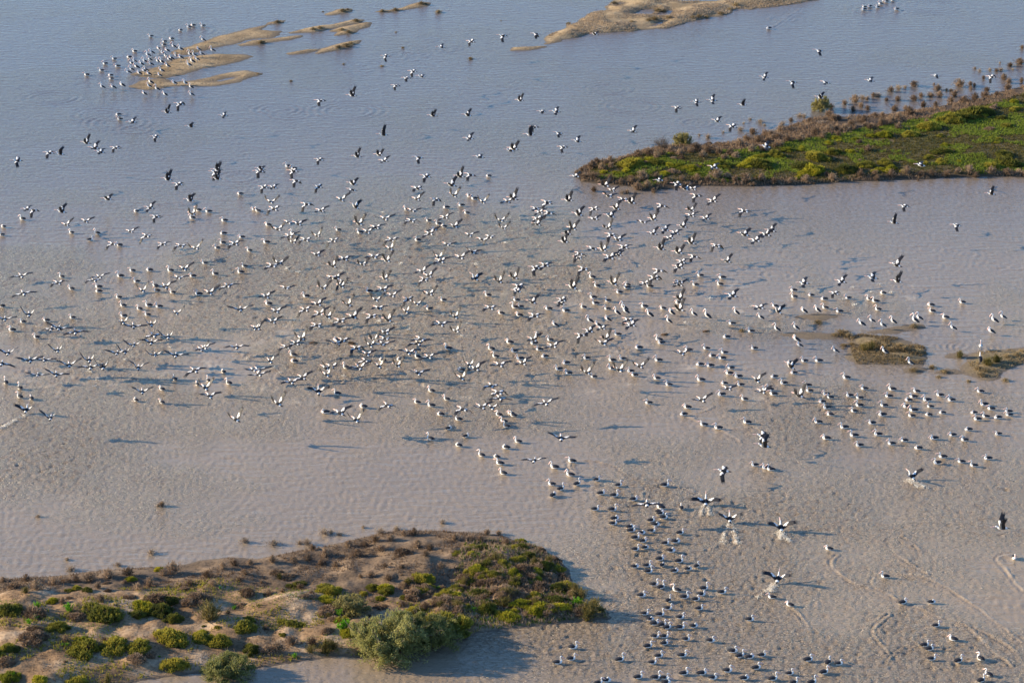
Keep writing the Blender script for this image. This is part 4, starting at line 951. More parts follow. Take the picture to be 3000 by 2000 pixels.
def dry(seed, mat, n=240, ht=1.0, wid=0.028, spread=0.75):
    r = np.random.RandomState(seed)
    a = r.uniform(0, 6.28, n); tilt = np.abs(r.normal(0, spread * 0.7, n)).clip(0, 1.35)
    L = r.uniform(0.55, 1.1, n)
    b = np.stack([0.35 * np.cos(a) * tilt * r.uniform(0, 1, n), 0.35 * np.sin(a) * tilt * r.uniform(0, 1, n), np.full(n, -0.05)], 1)
    d = np.stack([np.sin(tilt) * np.cos(a), np.sin(tilt) * np.sin(a), np.cos(tilt) * ht], 1)
    e = b + d * L[:, None]
    s = np.stack([-np.sin(a), np.cos(a), np.zeros(n)], 1) + r.normal(0, 0.5, (n, 3)); s /= np.linalg.norm(s, axis=1, keepdims=True)
    blades = np.stack([b - s * wid, b + s * wid, e], 1)
    f = r.uniform(0.4, 1.0, (n, 1))
    tw = tufts(r, b + d * L[:, None] * f, d, 0.30, wid * 0.75, 4, 0.55)
    v, q = sticks(r, [((0, 0, -0.1), (0.45 * math.cos(t), 0.45 * math.sin(t), 0.5 * ht), 0.03, 0.012) for t in np.linspace(0.4, 6.6, 7, endpoint=False)])
    return [('twigs', tri_mesh('twigs', np.vstack([blades, tw]), [mat])), ('stems', mesh_np('stems', v, q, [WOOD], smooth=False))]
def willow(seed, mat, n=15000, leaf=0.052, bare=False, flat=0.85):
    """several stems from the ground, limbs fanning out, narrow leaves in drooping sprays"""
    r = np.random.RandomState(seed)
    seg = []; tips = []
    for k in range(9):
        a = 2 * math.pi * k / 9 + r.uniform(-.25, .25); out = r.uniform(0.15, 0.6)
        p0 = np.array([0.05 * math.cos(a), 0.05 * math.sin(a), -0.05])
        p1 = p0 + np.array([out * 0.5 * math.cos(a), out * 0.5 * math.sin(a), 0.38])
        p2 = p1 + np.array([out * 0.5 * math.cos(a), out * 0.5 * math.sin(a), 0.30 * flat])
        seg += [(p0, p1, 0.030, 0.020), (p1, p2, 0.020, 0.011)]
        for q in range(9):
            f = r.uniform(0.15, 1); s = p0 + (p1 - p0) * f * 2 if f < 0.5 else p1 + (p2 - p1) * (f - 0.5) * 2
            d = r.normal(0, 1, 3); d[2] = d[2] * 0.6 + 0.35; d /= np.linalg.norm(d); d += 0.5 * np.array([math.cos(a), math.sin(a), 0.1])
            e = s + d * r.uniform(0.2, 0.42)
            e[2] = max(e[2], 0.03)
            seg.append((s, e, 0.010, 0.004)); tips.append((s, e))
            for w in range(2):
                g = e + r.normal(0, 0.13, 3) + [0, 0, 0.06]; g[2] = max(g[2], 0.03)
                seg.append((e * 0.7 + s * 0.3, g, 0.006, 0.003)); tips.append((e * 0.6 + s * 0.4, g))
    # skirt of low sprays down to the ground
    for k in range(26):
        a = r.uniform(0, 6.28); s = np.array([0.4 * math.cos(a), 0.4 * math.sin(a), 0.22]); e = np.array([0.85 * math.cos(a), 0.85 * math.sin(a), r.uniform(0.06, 0.3)])
        seg.append((s, e, 0.007, 0.003)); tips.append((s, e))
    if bare:
        v, f = sticks(r, seg + [(e, e + r.normal(0, 0.09, 3) + [0, 0, .08], 0.007, 0.003) for s, e in tips for _ in range(3)])
        return [('branches', mesh_np('branches', v * 1.0, f, [mat], smooth=False))]
    v, f = sticks(r, seg)
    S = np.array([t[0] for t in tips]); E = np.array([t[1] for t in tips])
    wt = r.gamma(0.55, 1, len(tips)) + 0.05; k = r.choice(len(tips), n, p=wt / wt.sum()); t = r.uniform(0.25, 1.12, (n, 1))
    P = S[k] + (E[k] - S[k]) * t + r.normal(0, 0.05, (n, 3)); P[:, 2] = np.maximum(P[:, 2], 0.02)
    D = (E[k] - S[k]); D /= np.linalg.norm(D, axis=1, keepdims=True) + 1e-9
    D = D + [0, 0, 0.55]
    rad = np.sqrt((P[:, 0] / 1.0) ** 2 + (P[:, 1] / 1.0) ** 2 + (P[:, 2] / 0.98) ** 2); q = np.where(rad > 0.92, 0.92 + (rad - 0.92) * 0.3, rad) / (rad + 1e-9); P *= q[:, None]
    L = tufts(r, P, D, leaf * 1.5, leaf * 0.2, 2, 0.5)
    return [('crown', tri_mesh('crown', L, [mat])), ('trunk', mesh_np('trunk', v, f, [WOOD], smooth=False))]
PROTO = {'g': [samphire(s, SAMPH) for s in range(5)], 'y': [samphire(20 + s, SAMPHB, 900, 0.75) for s in range(3)],
         'b': [dry(40 + s, BROWNL) for s in range(5)], 'o': [samphire(60 + s, BROWNL, 700, 0.7) for s in range(3)],
         'p': [dry(70 + s, PALEL, 110, 0.75, 0.02) for s in range(3)], 'w': [dry(80 + s, WEED, 60, 1.1, 0.07, 0.5) for s in range(2)],
         'l': [dry(90 + s, OLIVE, 200, 1.1, 0.025, 0.7) for s in range(2)], 'r': [dry(95 + s, STRAW, 200, 0.8, 0.03, 0.9) for s in range(3)]}
PNAME = {'g': ('samphire_bush', 'green samphire bush', 'bush', 'green bushes on the land'), 'y': ('samphire_bush', 'yellow-green samphire bush', 'bush', 'green bushes on the land'),
         'b': ('dry_shrub', 'brown twiggy shrub', 'shrub', 'brown dry shrubs along the shores'), 'o': ('saltbush', 'brown saltbush mound', 'bush', 'brown saltbush mounds'),
         'p': ('dead_shrub', 'pale dead shrub', 'shrub', 'pale dead shrubs in the shallows'), 'w': ('leafy_weed', 'bright green weed', 'weed', 'bright green weeds'),
         'r': ('reed_clump', 'straw-coloured reed clump', 'reeds', 'straw-coloured reed clumps'), 'l': ('wispy_shrub', 'wispy green-brown shrub', 'shrub', 'wispy shrubs')}
# (tile x, tile y, centre x, centre y, half width), all in the enlarged tiles
PL = {
 (0, 1500): dict(g=[(85,890,95),(545,1040,95),(920,915,150),(1470,905,95),(1590,970,85),(1570,1140,115),(2250,1050,90),(1850,1150,95),(2030,1180,95),(790,1240,120),(700,1270,70),(1060,1215,110),(1285,1215,95),(45,1250,85),(1600,1400,100),(715,1540,85),(1540,810,90),(1260,935,75),(1040,930,90),(340,660,35),(640,720,40),(2310,1260,80)],
   y=[(1290,840,85),(740,1185,65),(480,805,45),(75,1520,80),(1205,605,40),(1850,1110,60),(370,1555,60),(1455,520,40)],
   o=[(300,915,110),(720,945,90),(1430,800,100),(320,1140,110),(1810,770,95),(2270,730,65),(380,945,40),(65,1370,65),(1255,1345,80),(840,1230,80),(1500,1140,70)],
   b=[(1590,535,100),(1500,560,60),(1700,690,60),(700,620,70),(330,700,80),(820,610,80),(120,690,80),(500,640,70),(1000,580,80),(1180,560,70),(2150,470,60),(2250,560,60),(2050,500,60),(1380,640,60),(240,620,60),(30,620,50),(2300,460,50),(1900,580,60),(900,690,60),(1740,650,60),(1960,660,60)],
   l=[(1930,940,130),(990,1550,60)], p=[(650,520,55),(1390,365,55),(2250,260,60),(615,430,30),(1085,480,40),(350,35,30)],
   w=[(340,870,40),(330,975,40),(265,1015,35),(630,890,55),(1010,1025,16),(765,1150,20),(575,1220,20),(615,1220,20),(1465,1330,16),(2155,885,24),(2020,695,18),(120,1510,35)]),
 (750, 1500): dict(g=[(680,720,85),(320,1015,80),(670,690,70),(380,665,60),(1200,720,75),(1530,610,80),(2050,345,80),(1850,365,45),(2130,470,75),(1985,560,65),(1740,990,150),(1800,1080,120),(1690,1100,110),(1600,1150,110),(2050,740,75),(780,985,60),(1740,760,80),(2270,460,70)],
   y=[(640,795,75),(1185,690,60),(1570,600,50),(2330,950,85),(850,1120,60),(2010,740,60),(1150,790,40),(1980,310,45)],
   o=[(650,890,80),(1450,730,95),(1560,690,80),(190,545,55),(290,580,65),(1730,800,85),(1350,370,85),(2230,600,80),(2100,640,80),(1880,690,80),(1930,600,70),(2280,700,80),(450,770,60),(1870,800,70),(1400,640,70)],
   b=[(640,385,70),(930,380,70),(1150,335,70),(350,440,70),(480,420,70),(150,440,60),(730,485,50),(1185,490,40),(1340,500,40),(1000,300,60),(850,300,60),(1100,250,60),(1240,240,60),(1480,300,60),(1600,330,60),(1830,230,60),(1960,240,60),(2120,190,60),(2230,190,50),(2060,250,60),(1450,190,60),(1360,200,50),(520,330,60),(600,470,60),(1560,400,50),(1060,580,60),(960,590,40),(200,1260,90),(330,1200,90),(520,1200,80),(100,1270,80),(1700,500,50),(2300,280,50)],
   l=[(640,1260,110),(700,1240,70),(2290,850,70),(500,1270,60)], p=[(160,280,60),(470,280,60),(630,185,60),(765,200,40),(985,135,28),(1150,180,55),(1290,145,45),(1715,90,40),(690,180,40),(400,280,40)],
   w=[(355,1325,35),(810,1050,80),(770,940,45),(1680,700,30),(2130,820,30),(2000,900,30),(2120,905,25),(2060,890,20)]),
 (1500, 1500): dict(g=[(75,320,70),(150,390,60),(300,475,60),(40,430,60),(250,560,60),(420,520,60),(40,640,60),(420,700,60),(200,760,60),(350,880,60),(20,340,50)],
   y=[(250,890,85),(90,830,70),(440,850,65),(90,260,45),(540,830,50),(20,910,50),(40,620,40)],
   o=[(250,340,60),(100,510,70),(370,430,60),(330,590,75),(450,580,60),(130,680,70),(250,680,70),(500,680,60),(380,780,70),(540,740,60),(100,750,60),(180,600,60),(20,730,60),(300,830,60)],
   l=[(720,915,110),(640,770,80),(580,720,70),(760,880,80),(690,970,70),(560,760,60),(820,900,50)], w=[(600,850,55),(370,690,25),(120,915,20),(560,850,30)]),
 (2250, 0): dict(b=[(1130,835,45),(1340,780,50),(1560,820,50),(1760,780,65),(1860,775,34),(1895,790,28),(1715,875,50),(1495,880,45),(1580,880,45),(1340,910,45),(1405,880,40),(1425,970,50),(1190,915,40),(1090,920,33),(1160,1005,55),(1265,1000,38),(1540,980,50),(1640,830,25),(1680,835,28),(2010,830,45),(1865,815,28),(970,880,42),(910,910,34),(800,920,64),(705,950,45),(855,975,42),(915,1000,44),(780,1010,42),(580,985,45),(560,1060,52),(2165,720,44),(2210,755,44),(2330,745,38),(2100,650,32),(2225,605,33),(2315,575,58),(2335,440,28),(2130,580,15),(1980,720,25),(1525,775,16),(650,1090,44),(740,1090,22),(825,1090,22),(980,1065,44),(1050,1060,38),(1300,1040,64),(380,1110,38),(210,1110,32),(120,1190,62),(200,1180,42),(30,1240,55),(440,1230,64),(500,1260,54),(880,1110,54),(1130,1110,62),(1200,1080,52),(600,1090,62),(760,1150,62),(1040,1140,62),(840,1310,42),(920,1370,60),(700,1190,60),(300,1280,60),(180,1290,60),(100,1320,60),(560,1190,60),(1800,930,60),(1900,910,60),(1680,930,55),(1990,880,50),(2200,810,50),(2100,870,40)],
   p=[(290,1060,42),(130,1140,42),(1900,630,25),(1945,650,25),(2250,640,20),(1200,810,40),(1260,800,30),(2040,640,30),(2140,640,35),(1010,880,40),(870,900,40),(500,1130,40),(330,1070,35)],
   g=[(1480,1160,80),(1680,1090,85),(1800,1070,80),(1870,1045,95),(1960,1030,80),(450,1440,85),(590,1395,65),(920,1510,80),(1080,1490,65),(1600,1385,65),(1590,1480,55),(2190,1480,100),(2060,1520,70),(710,1550,100),(1300,1235,55),(1440,1500,35),(1480,1440,45),(2000,1010,60),(2260,1000,50),(2160,1410,65),(60,1420,60),(330,1530,90)],
   y=[(1065,1235,75),(560,1310,45),(610,1265,52),(660,1280,34),(800,1280,44),(2250,930,55),(1985,1060,44),(760,1390,55),(180,1375,55),(310,1370,45),(400,1545,110),(1040,1550,45),(1130,1540,55),(90,1440,44),(1760,1480,30),(2040,1265,22),(2090,1310,26)]),
 (1500, 0): dict(y=[(1060,1480,60),(1150,1475,70),(1260,1470,65),(1540,1520,65),(1440,1510,45),(1660,1545,60),(1740,1520,34),(1890,1510,75),(2210,1480,90),(2150,1510,70),(890,1515,25)],
   g=[(2270,1500,80),(2330,1530,50),(1100,1500,80),(1320,1490,60),(1960,1520,60),(1600,1540,50)],
   b=[(1160,1420,62),(1260,1420,62),(1330,1440,50),(1690,1370,62),(1640,1390,52),(1800,1390,62),(1900,1400,62),(2000,1410,62),(2090,1330,62),(2210,1220,52),(2330,1230,52),(2150,1280,52),(2260,1300,62),(1450,1390,52),(1000,1480,52),(900,1490,62),(860,1500,44),(780,1490,44),(740,1530,62),(640,1560,34),(820,1545,50),(1380,1420,55),(1540,1410,55),(1750,1430,55),(2050,1440,55),(2320,1380,55),(2200,1380,55),(1950,1450,50)],
   o=[(1808,1315,32),(1893,1315,28),(1945,1325,28),(1990,1330,28)],
   p=[(1720,1240,20),(1940,1215,20),(2130,1130,18),(2280,1120,40),(2190,1095,20),(2100,1190,40),(2320,1150,20),(1800,1260,40)]),
 (1500, 500): dict(b=[(600,20,44),(660,60,52),(750,60,62),(750,180,42),(1060,200,34),(1300,190,34),(1150,160,62),(1200,70,72),(1000,110,44),(1320,60,44),(1420,110,54),(1880,55,74),(2150,90,74),(2050,90,54),(1700,80,54),(1940,110,34),(2220,130,28),(900,80,60),(1100,100,60),(1560,80,50),(1800,90,50),(1980,60,50),(2290,90,55),(1240,140,50)],
   y=[(840,10,44),(1100,35,34),(1210,45,40),(1700,30,44),(1400,20,44),(950,15,40)], p=[(1010,200,40)]),
 (2250, 500): dict(y=[(390,20,64),(280,55,40),(980,5,40)], g=[(700,15,44),(560,20,44),(1250,10,40)],
   b=[(590,80,54),(540,45,34),(850,50,54),(980,50,54),(1130,40,62),(1280,20,62),(1500,40,54),(1850,20,62),(1910,50,44),(2050,20,54),(2200,30,54),(1740,20,44),(420,120,16),(1380,90,14),(60,110,54),(200,110,44),(1000,80,44),(1650,40,50),(2310,20,50),(1400,40,50),(350,90,50),(2352,40,40)], r=[(680,1480,100),(740,1510,70),(620,1500,60),(460,1385,55),(1340,1420,60)]),
 (2250, 1000): dict(r=[(980,10,100),(1060,30,80),(1200,50,110),(1130,70,80),(1260,70,80),(1370,85,62),(700,30,44),(1510,230,58),(1620,270,50),(1570,320,38),(1840,360,38),(2180,350,48),(1960,300,56),(1930,240,56),(2300,110,64),(2200,130,50),(1990,260,50),(2330,80,50),(1340,255,54),(770,20,44),(690,60,25)], l=[(950,60,60),(2100,170,60),(2020,200,60),(880,70,50),(1760,135,50)]),
 (750, 0): dict(r=[(200,200,38),(800,95,48),(1160,95,38),(1280,85,44),(1520,28,48),(1675,108,40),(1970,535,38),(1350,437,22),(1155,605,26),(320,742,24),(2250,190,11),(1285,295,16),(920,188,42),(790,270,44),(850,290,44),(830,415,50),(760,430,44),(530,265,50),(590,255,44),(50,385,50),(615,107,14),(870,395,40),(840,85,30),(1560,35,28),(805,588,18),(15,675,20)]),
 (1500, 0.5): dict(r=[(1340,92,50),(1400,98,42),(1310,175,48),(1260,185,40),(1440,160,38),(1100,195,34),(1720,150,50),(1660,160,40),(1790,155,36),(940,22,44),(2060,40,44),(2000,80,40),(1920,120,40),(520,215,36)]),
 (1500, 500.5): dict(r=[(2110,1465,45)], o=[(1780,1470,24),(1400,1500,24)]),
 (0, 1000): dict(b=[(1490,1500,40)], p=[(1450,1505,30)]),
 (750, 1000): dict(o=[(525,8,28),(880,10,26)]),
}
PANCH = [(90, 1700, 'on the brown far-left shore flat'), (250, 1690, 'on the brown flat at lower left'), (480, 1680, 'beside the curving pale beach'), (650, 1670, 'on the brown flat below the calm bay'), (60, 1780, 'at the left edge of the sandy ground'),
 (180, 1820, 'on the sandy ground at lower left'), (300, 1790, 'in the big clump at lower left'), (480, 1790, 'in the green cluster, a sixth across'), (640, 1800, 'on the sand left of the pale bush'), (60, 1930, 'in the bottom left corner'), (260, 1890, 'in the row along the sand, lower left'),
 (420, 1890, 'on the sand above the bottom pool'), (600, 1870, 'above the rounded bottom willow'), (250, 1980, 'at the bottom edge, lower left'), (520, 1940, 'left of the rounded bottom willow'), (760, 1590, 'in the shallow bay water'), (920, 1580, 'in the shallow water off the brown shore'), (1110, 1555, 'at the brown shore’s top'), (880, 1630, 'on the brown shore above the willows'),
 (1040, 1620, 'on the mudflat above the willows'), (1200, 1610, 'on the mudflat, left of the point'), (1370, 1580, 'at the point’s upper shore'), (820, 1680, 'left above the pale willow'), (1000, 1690, 'above the big willow'), (970, 1740, 'left of the pale willow'), (860, 1820, 'on the sand left of the big willow'), (1010, 1830, 'at the left foot of the big willow'), (800, 1900, 'on the bank left of the big willow'), (960, 1900, 'by the bottom bank beside the big willow'),
 (1130, 1730, 'between the two willows'), (1220, 1720, 'right above the big willow'), (1310, 1830, 'on the big willow’s right side'), (1300, 1700, 'in the scrub left of the point'), (1400, 1620, 'at the point’s green upper part'), (1400, 1740, 'in the thick scrub of the point'), (1480, 1650, 'in the thick scrub, upper point'), (1530, 1610, 'at the point’s upper right rim'), (1600, 1660, 'on the point’s right rim'), (1560, 1730, 'in the middle of the point'), (1640, 1730, 'at the point’s right side'),
 (1580, 1790, 'along the point’s lower rim'), (1730, 1790, 'at the very tip of the point'), (1700, 510, 'at the spit’s left tip'), (1770, 480, 'on the spit just right of its tip'), (1880, 460, 'on the spit below the bare shrub'), (1890, 540, 'along the spit’s lower shore, left end'), (2010, 440, 'on the spit below the leafy shrub'), (2000, 490, 'on the green of the spit’s left half'), (2080, 430, 'behind the spit’s flooded inlet'), (2100, 370, 'in the shallows behind the spit'), (2110, 520, 'along the spit’s lower shore, middle'),
 (2200, 400, 'in the brush left of the round shrub'), (2220, 470, 'on the spit below the round shrub'), (2230, 530, 'on the spit’s lower shore near its middle'), (2300, 360, 'in the flooded brush by the round shrub'), (2370, 400, 'below the round shrub'), (2390, 470, 'on the green middle of the spit'), (2400, 520, 'along the lower green shore'), (2450, 320, 'right of the round shrub'), (2530, 300, 'in the flooded brush right of the round shrub'), (2480, 360, 'in the brown belt right of the round shrub'), (2600, 400, 'on the green right of the spit’s middle'), (2560, 480, 'on the lower green slope'), (2600, 525, 'on the lower shore at right of middle'),
 (2660, 270, 'in the flooded brush toward the right'), (2640, 330, 'in the brown belt toward the right'), (2790, 260, 'among the flooded brush at right'), (2820, 300, 'at the edge of the green at right'), (2920, 220, 'in the flooded brush at the right edge'), (2820, 350, 'in the dark green ridge at right'), (2950, 320, 'on the green at the right edge'), (2800, 450, 'on the grassy right part'), (2930, 470, 'at the lower right of the spit'), (2830, 515, 'on the lower shore at right'), (2950, 510, 'on the lower shore at the right edge'),
 (2470, 980, 'on the mudbar left of the islet'), (2600, 1010, 'on the reedy islet'), (2720, 1075, 'in the shallows below the reedy islet'), (2870, 1070, 'on the islet at the right edge'), (2920, 1110, 'in the water below the right-edge islet'), (2980, 1030, 'at the right end of the right-edge islet'), (820, 65, 'on the upper left bar'), (1010, 30, 'on the small top bars'), (1150, 20, 'on the long thin top bar'), (1020, 85, 'on the middle top bars'), (1000, 135, 'on the lower top bar'), (1280, 35, 'alone in the top water'), (1380, 170, 'alone in the water by the tan bank'), (1180, 160, 'in the water below the top bars'),
 (860, 230, 'alone in the upper left water'), (1930, 45, 'by the pool of the tan sandbank'), (2100, 40, 'on the right of the tan sandbank'), (1740, 40, 'on the left of the tan sandbank'), (2170, 965, 'in the wading shallows'), (480, 1480, 'adrift in the lower left water'), (915, 1003, 'adrift below the dense flock')]
PAP = np.array([(a[0], a[1]) for a in PANCH], float)
pr = random.Random(17)
plants = []
for (ox, oy), dd in PL.items():
    ox, oy = int(ox), int(oy)
    for kd, lst in dd.items():
        for x, y, r in lst:
            a, b = tile(ox, oy, x, y)
            plants.append([kd, a, b, r / K])
# scrub that fills the gaps between them on the point and along the spit
def inside(poly, x, y):
    return float(poly_sdf(poly, np.array([[x]], float), np.array([[y]], float))[0, 0])
cnt = 0
while cnt < 95:
    a, b = pr.uniform(1180, 1700), pr.uniform(1600, 1800)
    if inside(SHORE, a, b) < 8 or b < 1560 + 0.0 * a or (a < 1380 and b < 1690): continue
    plants.append([pr.choice('oobggglyl'), a, b, pr.uniform(11, 24)]); cnt += 1
cnt = 0
while cnt < 75:
    a, b = pr.uniform(0, 1180), pr.uniform(1690, 1940)
    if inside(SHORE, a, b) < 14: continue
    plants.append([pr.choice('ggoobblo'), a, b, pr.uniform(7, 19)]); cnt += 1
cnt = 0
while cnt < 60:
    a = pr.uniform(1720, 3000)
    up = float(np.interp(a, [1690, 1900, 2150, 2300, 2500, 2750, 2900, 3000], [480, 450, 430, 405, 372, 340, 300, 275]))
    b = up + pr.uniform(-8, 24) if pr.random() < 0.6 else pr.uniform(up + 30, 520)
    if inside(SPIT, a, b) < 5: continue
    plants.append([pr.choice('bbbo') if b < up + 26 else pr.choice('ggyoo'), a, b, pr.uniform(9, 17)]); cnt += 1
groups = {}
for q in plants:
    q.append(where(q[1], q[2], PANCH, PAP)); groups.setdefault((q[0], q[4]), []).append(q)
for (kd, wh), lst in groups.items():
    lst.sort(key=lambda q: q[1])
    for i, q in enumerate(lst):
        q.append(('%s %s' % (PNAME[kd][1], wh)) if len(lst) == 1 else '%s %s%s' % (ordinal(i, len(lst)).replace(' from left', ''), PNAME[kd][1], (' ' if i in (0, len(lst) - 1) else ' from left, ') + wh))
def plant(name, parts, loc, sc, rz):
    o = bpy.data.objects.new(name, None); COL.objects.link(o)
    o.empty_display_size = 0.3
    o.location = loc; o.scale = sc; o.rotation_euler = (0, 0, rz)
    for pn, me in parts: link(pn, me, o)
    return o
for kd, a, b, r, wh, lab in plants:
    x, y, z = on_land(a, b + r * 0.25)
    R = r / scale_at(b) * {'g': 1.2, 'y': 1.2 if b > 1500 else 0.95, 'o': 1.2, 'b': 1.25, 'p': 1.35, 'w': 1.3, 'l': 1.2, 'r': 1.0}[kd]
    if kd == 'b': R *= 0.8 if b > 1500 else 0.85
    nm, kw, cat, gr = PNAME[kd]
    zs = {'g': 1.0, 'y': 1.0, 'b': 1.1, 'o': 0.9, 'p': 1.0, 'w': 1.1, 'l': 1.1, 'r': 0.75}[kd] * pr.uniform(0.85, 1.15)
    o = plant(nm, pr.choice(PROTO[kd]), (x, y, max(z, -0.02) - 0.02), (R * pr.uniform(0.85, 1.25), R * pr.uniform(0.8, 1.35), R * zs), pr.uniform(0, 6.28))
    tag(o, lab, cat, gr)
# the large willows and the lone shrubs off the spit: (px, py of the foot, half width px, height factor)
for px_, py_, rp_, zf, parts, lab in (
        (1140, 1912, 138, 0.92, willow(1, WILLOW, 20000, 0.048), 'largest grey-green willow overhanging the water at the bottom'),
        (1262, 1884, 104, 0.86, willow(5, WILLOW, 14000, 0.05), 'darker willow leaning against the largest willow’s right side'),
        (1030, 1794, 62, 1.0, willow(2, WILLOWP, 9000, 0.065), 'pale yellowish willow bush standing left of the largest willow'),
        (668, 1980, 92, 0.8, willow(3, WILLOW, 13000, 0.055), 'rounded green willow at the bottom edge beside the pool'),
        (2406, 324, 32, 1.5, willow(4, WILLOWP, 6000, 0.075), 'round leafy shrub flooded at the back of the spit'),
        (1999, 427, 34, 1.35, willow(6, WILLOWP, 5000, 0.075), 'yellowish leafy shrub beside the bare shrub on the spit')):
    x, y, z = on_land(px_, py_); R = rp_ / scale_at(py_)
    tag(plant('willow', parts, (x, y, z - 0.05), (R, R, R * zf), px_ * 0.37), lab, 'tree', 'willows on the shores')
x, y, z = on_land(1940, 438); R = 30 / scale_at(438)
tag(plant('bare_shrub', willow(7, WOOD, 0, 0, True), (x, y, z - 0.05), (R, R, R * 1.35), 1.0), 'bare grey shrub left of the yellowish shrub on the spit', 'shrub')

# low cover nobody could count
def cover(name, land, n, mat, cond, ln, wd, per, label, seed):
    r = np.random.RandomState(seed)
    P = np.array(land.poly)
    X_ = r.uniform(P[:, 0].min(), P[:, 0].max(), n * 4); Y_ = r.uniform(P[:, 1].min(), P[:, 1].max(), n * 4)
    Z_, D_ = land.height(X_, Y_, True)
    k = (D_ > 0.25) & cond(X_, Y_, D_) & (np.abs(X_) < 62 + (Y_ - 222) * 0.225)
    X_, Y_, Z_ = X_[k][:n], Y_[k][:n], Z_[k][:n]
    pts = np.stack([X_, Y_, Z_ + ln * 0.25], 1)
    tr = tufts(r, pts, np.tile([0, 0, 1.0], (len(pts), 1)), ln, wd, per, 0.55)
    tag(link(name, tri_mesh(name, tr, [mat])), label, 'ground cover', kind='stuff')
def zb(l): return lambda x, y, d: l.zone(x, y)
cover('spit_grass', spit_l, 34000, GRASSL, lambda x, y, d: (spit_l.zone(x, y) < 0.5) & (fbm(x, y, 6, 3, 0.5, 2) > 0.46 + 0.09 * sstep(2450, 2800, photo(x, y)[0])), 0.36, 0.05, 4, 'short green grass covering the middle of the spit', 1)
cover('spit_olive_grass', spit_l, 22000, OLIVE, lambda x, y, d: (spit_l.zone(x, y) < 0.6) & (fbm(x, y, 6, 3, 0.5, 2) < 0.53 + 0.09 * sstep(2450, 2800, photo(x, y)[0])), 0.30, 0.045, 4, 'olive brown dry grass between the green patches of the spit', 11)
cover('spit_dry_brush', spit_l, 16000, BROWNL, lambda x, y, d: (spit_l.zone(x, y) > 0.3) & (fbm(x, y, 4, 3, 0.5, 5) > 0.38), 0.55, 0.04, 4, 'low brown brush along the rim of the spit', 2)
cover('shore_dry_brush', shore_l, 9000, BROWNL, lambda x, y, d: (shore_l.zone(x, y) > 0.4) & (fbm(x, y, 3, 3, 0.5, 5) > 0.50), 0.34, 0.022, 4, 'low brown brush on the lower left shore flat', 3)
def point(x, y):
    a, b = photo(x, y)
    return (a > 1330 + (1700 - b) * 0.3) & (b > 1590)
cover('point_scrub', shore_l, 9000, BROWNL, lambda x, y, d: point(x, y), 0.50, 0.03, 4, 'dense low scrub on the point at the bottom', 4)
cover('point_green', shore_l, 5000, GRASSL, lambda x, y, d: point(x, y) & (fbm(x, y, 4, 2, 0.5, 1) > 0.5), 0.42, 0.035, 4, 'green stalks among the scrub of the point', 5)
cover('shore_grass', shore_l, 9000, GRASSL, lambda x, y, d: (shore_l.zone(x, y) < 0.6) & (fbm(x, y, 6, 3, 0.5, 15) > 0.53), 0.18, 0.02, 4, 'thin green grass patches on the sandy ground', 6)
cover('sand_scrub', shore_l, 6000, SAMPH, lambda x, y, d: (shore_l.zone(x, y) < 0.7) & (fbm(x, y, 3.5, 3, 0.5, 25) > 0.56), 0.38, 0.035, 4, 'low olive scrub creeping between the bushes on the sand', 26)
cover('sand_brush', shore_l, 5000, BROWNL, lambda x, y, d: (shore_l.zone(x, y) < 0.6) & (fbm(x, y, 4, 3, 0.5, 35) > 0.54), 0.24, 0.02, 4, 'sparse brown stubble on the sandy lower left ground', 16)
cover('bank_stubble', bank_m, 9000, PALEL, lambda x, y, d: (fbm(x, y, 5, 3, 0.5, 5) > 0.45), 0.28, 0.05, 3, 'tan stubble over the big sandbank at the top', 7)
cover('islet_reeds', isl_a, 2200, STRAW, lambda x, y, d: fbm(x, y, 3, 3) > 0.45, 0.30, 0.03, 4, 'brown reed stubble on the reedy islet', 8)
cover('islet_weed', isl_b, 1800, STRAW, lambda x, y, d: fbm(x, y, 3, 3) > 0.45, 0.22, 0.03, 4, 'olive straw on the islet at the right edge', 9)

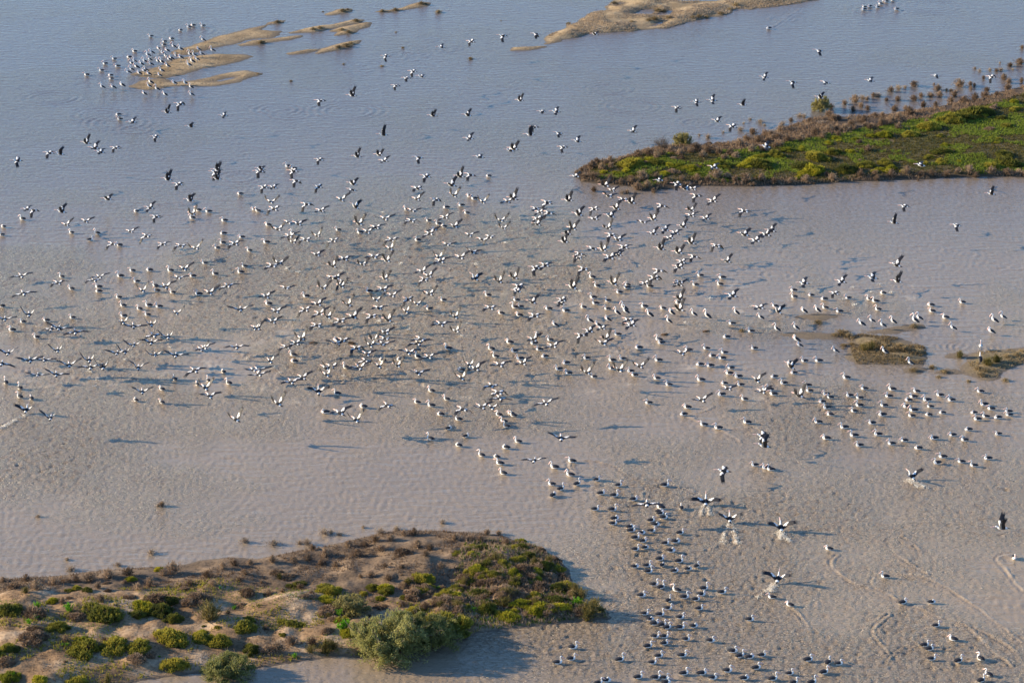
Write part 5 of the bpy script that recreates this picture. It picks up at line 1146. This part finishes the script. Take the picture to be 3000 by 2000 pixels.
# ------------------------------------------------------------------ splashes
def splash_mesh(seed, n=70):
    r = np.random.RandomState(seed)
    V = []; F = []
    for k in range(n):
        a = r.uniform(0, 6.28); d = abs(r.normal(0, 0.36)); h = abs(r.normal(0, 0.16)) * max(0.1, 1 - d)
        s = r.uniform(0.02, 0.05)
        c = np.array([d * math.cos(a) * 1.25, d * math.sin(a), h])
        i = len(V)
        for w in ((1, 0, -.5), (-.5, .87, -.5), (-.5, -.87, -.5), (0.1, 0, 1.0)):
            V.append(c + np.array(w) * s * [1, 1, r.uniform(0.8, 2.2)])
        F += [(i, i + 2, i + 1), (i, i + 1, i + 3), (i + 1, i + 2, i + 3), (i + 2, i, i + 3)]
    return mesh_np('splash_drops', np.array(V), np.array(F), [FOAM], smooth=False)
SPL = [splash_mesh(s) for s in range(4)]
SPOTS = [(750,500,[(1165,385),(590,470),(280,905),(785,925),(385,935),(1330,855),(1370,775),(2290,665),(2020,865),(715,1125),(350,1375),(240,1335),(1335,1330),(1265,1410),(1025,1415),(1130,1385),(1720,1325),(1945,1405),(1400,1465),(1150,1455),(985,1310),(690,1385),(1890,1520),(820,1440)]),
 (1500,500,[(985,820),(395,975),(300,955),(1175,875),(1710,1130),(1815,1180),(2200,1245),(1590,1400),(625,1110)]), (2250,500,[(785,1075),(1030,1050),(945,1115),(690,1185),(795,1235),(20,1290),(1130,1120)]),
 (0,1000,[(1150,170),(1565,55),(1415,210),(890,345),(815,345),(830,275),(2190,100),(870,415),(2270,160)]), (750,1000,[(1225,75),(165,240),(220,290),(1200,260),(805,320),(1330,300),(920,360),(600,500)]),
 (1500,1500,[(2005,100)]), (2250,1500,[(125,215),(60,660),(30,710)]), (0,1000,[(235,665),(130,735)]), (2250,1000,[(1300,1275),(1340,1290)]), (1500,1000,[(1780,1520)])]
sr = random.Random(2); spl = []
for ox, oy, pl in FOAMLINES:                         # drops thrown up along the take-off runs
    SPOTS.append((ox, oy, [(a[0] + (b[0] - a[0]) * f, a[1] + (b[1] - a[1]) * f) for a, b in zip(pl[:-1], pl[1:]) for f in (0.15, 0.5, 0.85)]))
for ox, oy, lst in SPOTS:
    for e in lst:
        a, b = tile(ox, oy, *e)
        x, y = ground(a, b)
        o = link('water_splash', sr.choice(SPL)); o.location = (x, y, 0.02); s = sr.uniform(0.5, 0.85)
        o.scale = (s, s, s * sr.uniform(0.8, 1.5)); o.rotation_euler = (0, 0, sr.uniform(0, 6.28))
        spl.append((a, b, o))
groups = {}
for q in spl: groups.setdefault(where(q[0], q[1]), []).append(q)
for wh, lst in groups.items():
    lst.sort(key=lambda q: q[0])
    for i, q in enumerate(lst):
        tag(q[2], ('pale muddy splash %s' % wh) if len(lst) == 1 else '%s pale muddy splash%s%s' % (ordinal(i, len(lst)).replace(' from left', ''), ' ' if i in (0, len(lst) - 1) else ' from left, ', wh), 'splash', 'splashes left by rising pelicans', 'stuff')
print('PLANTS', len(plants))
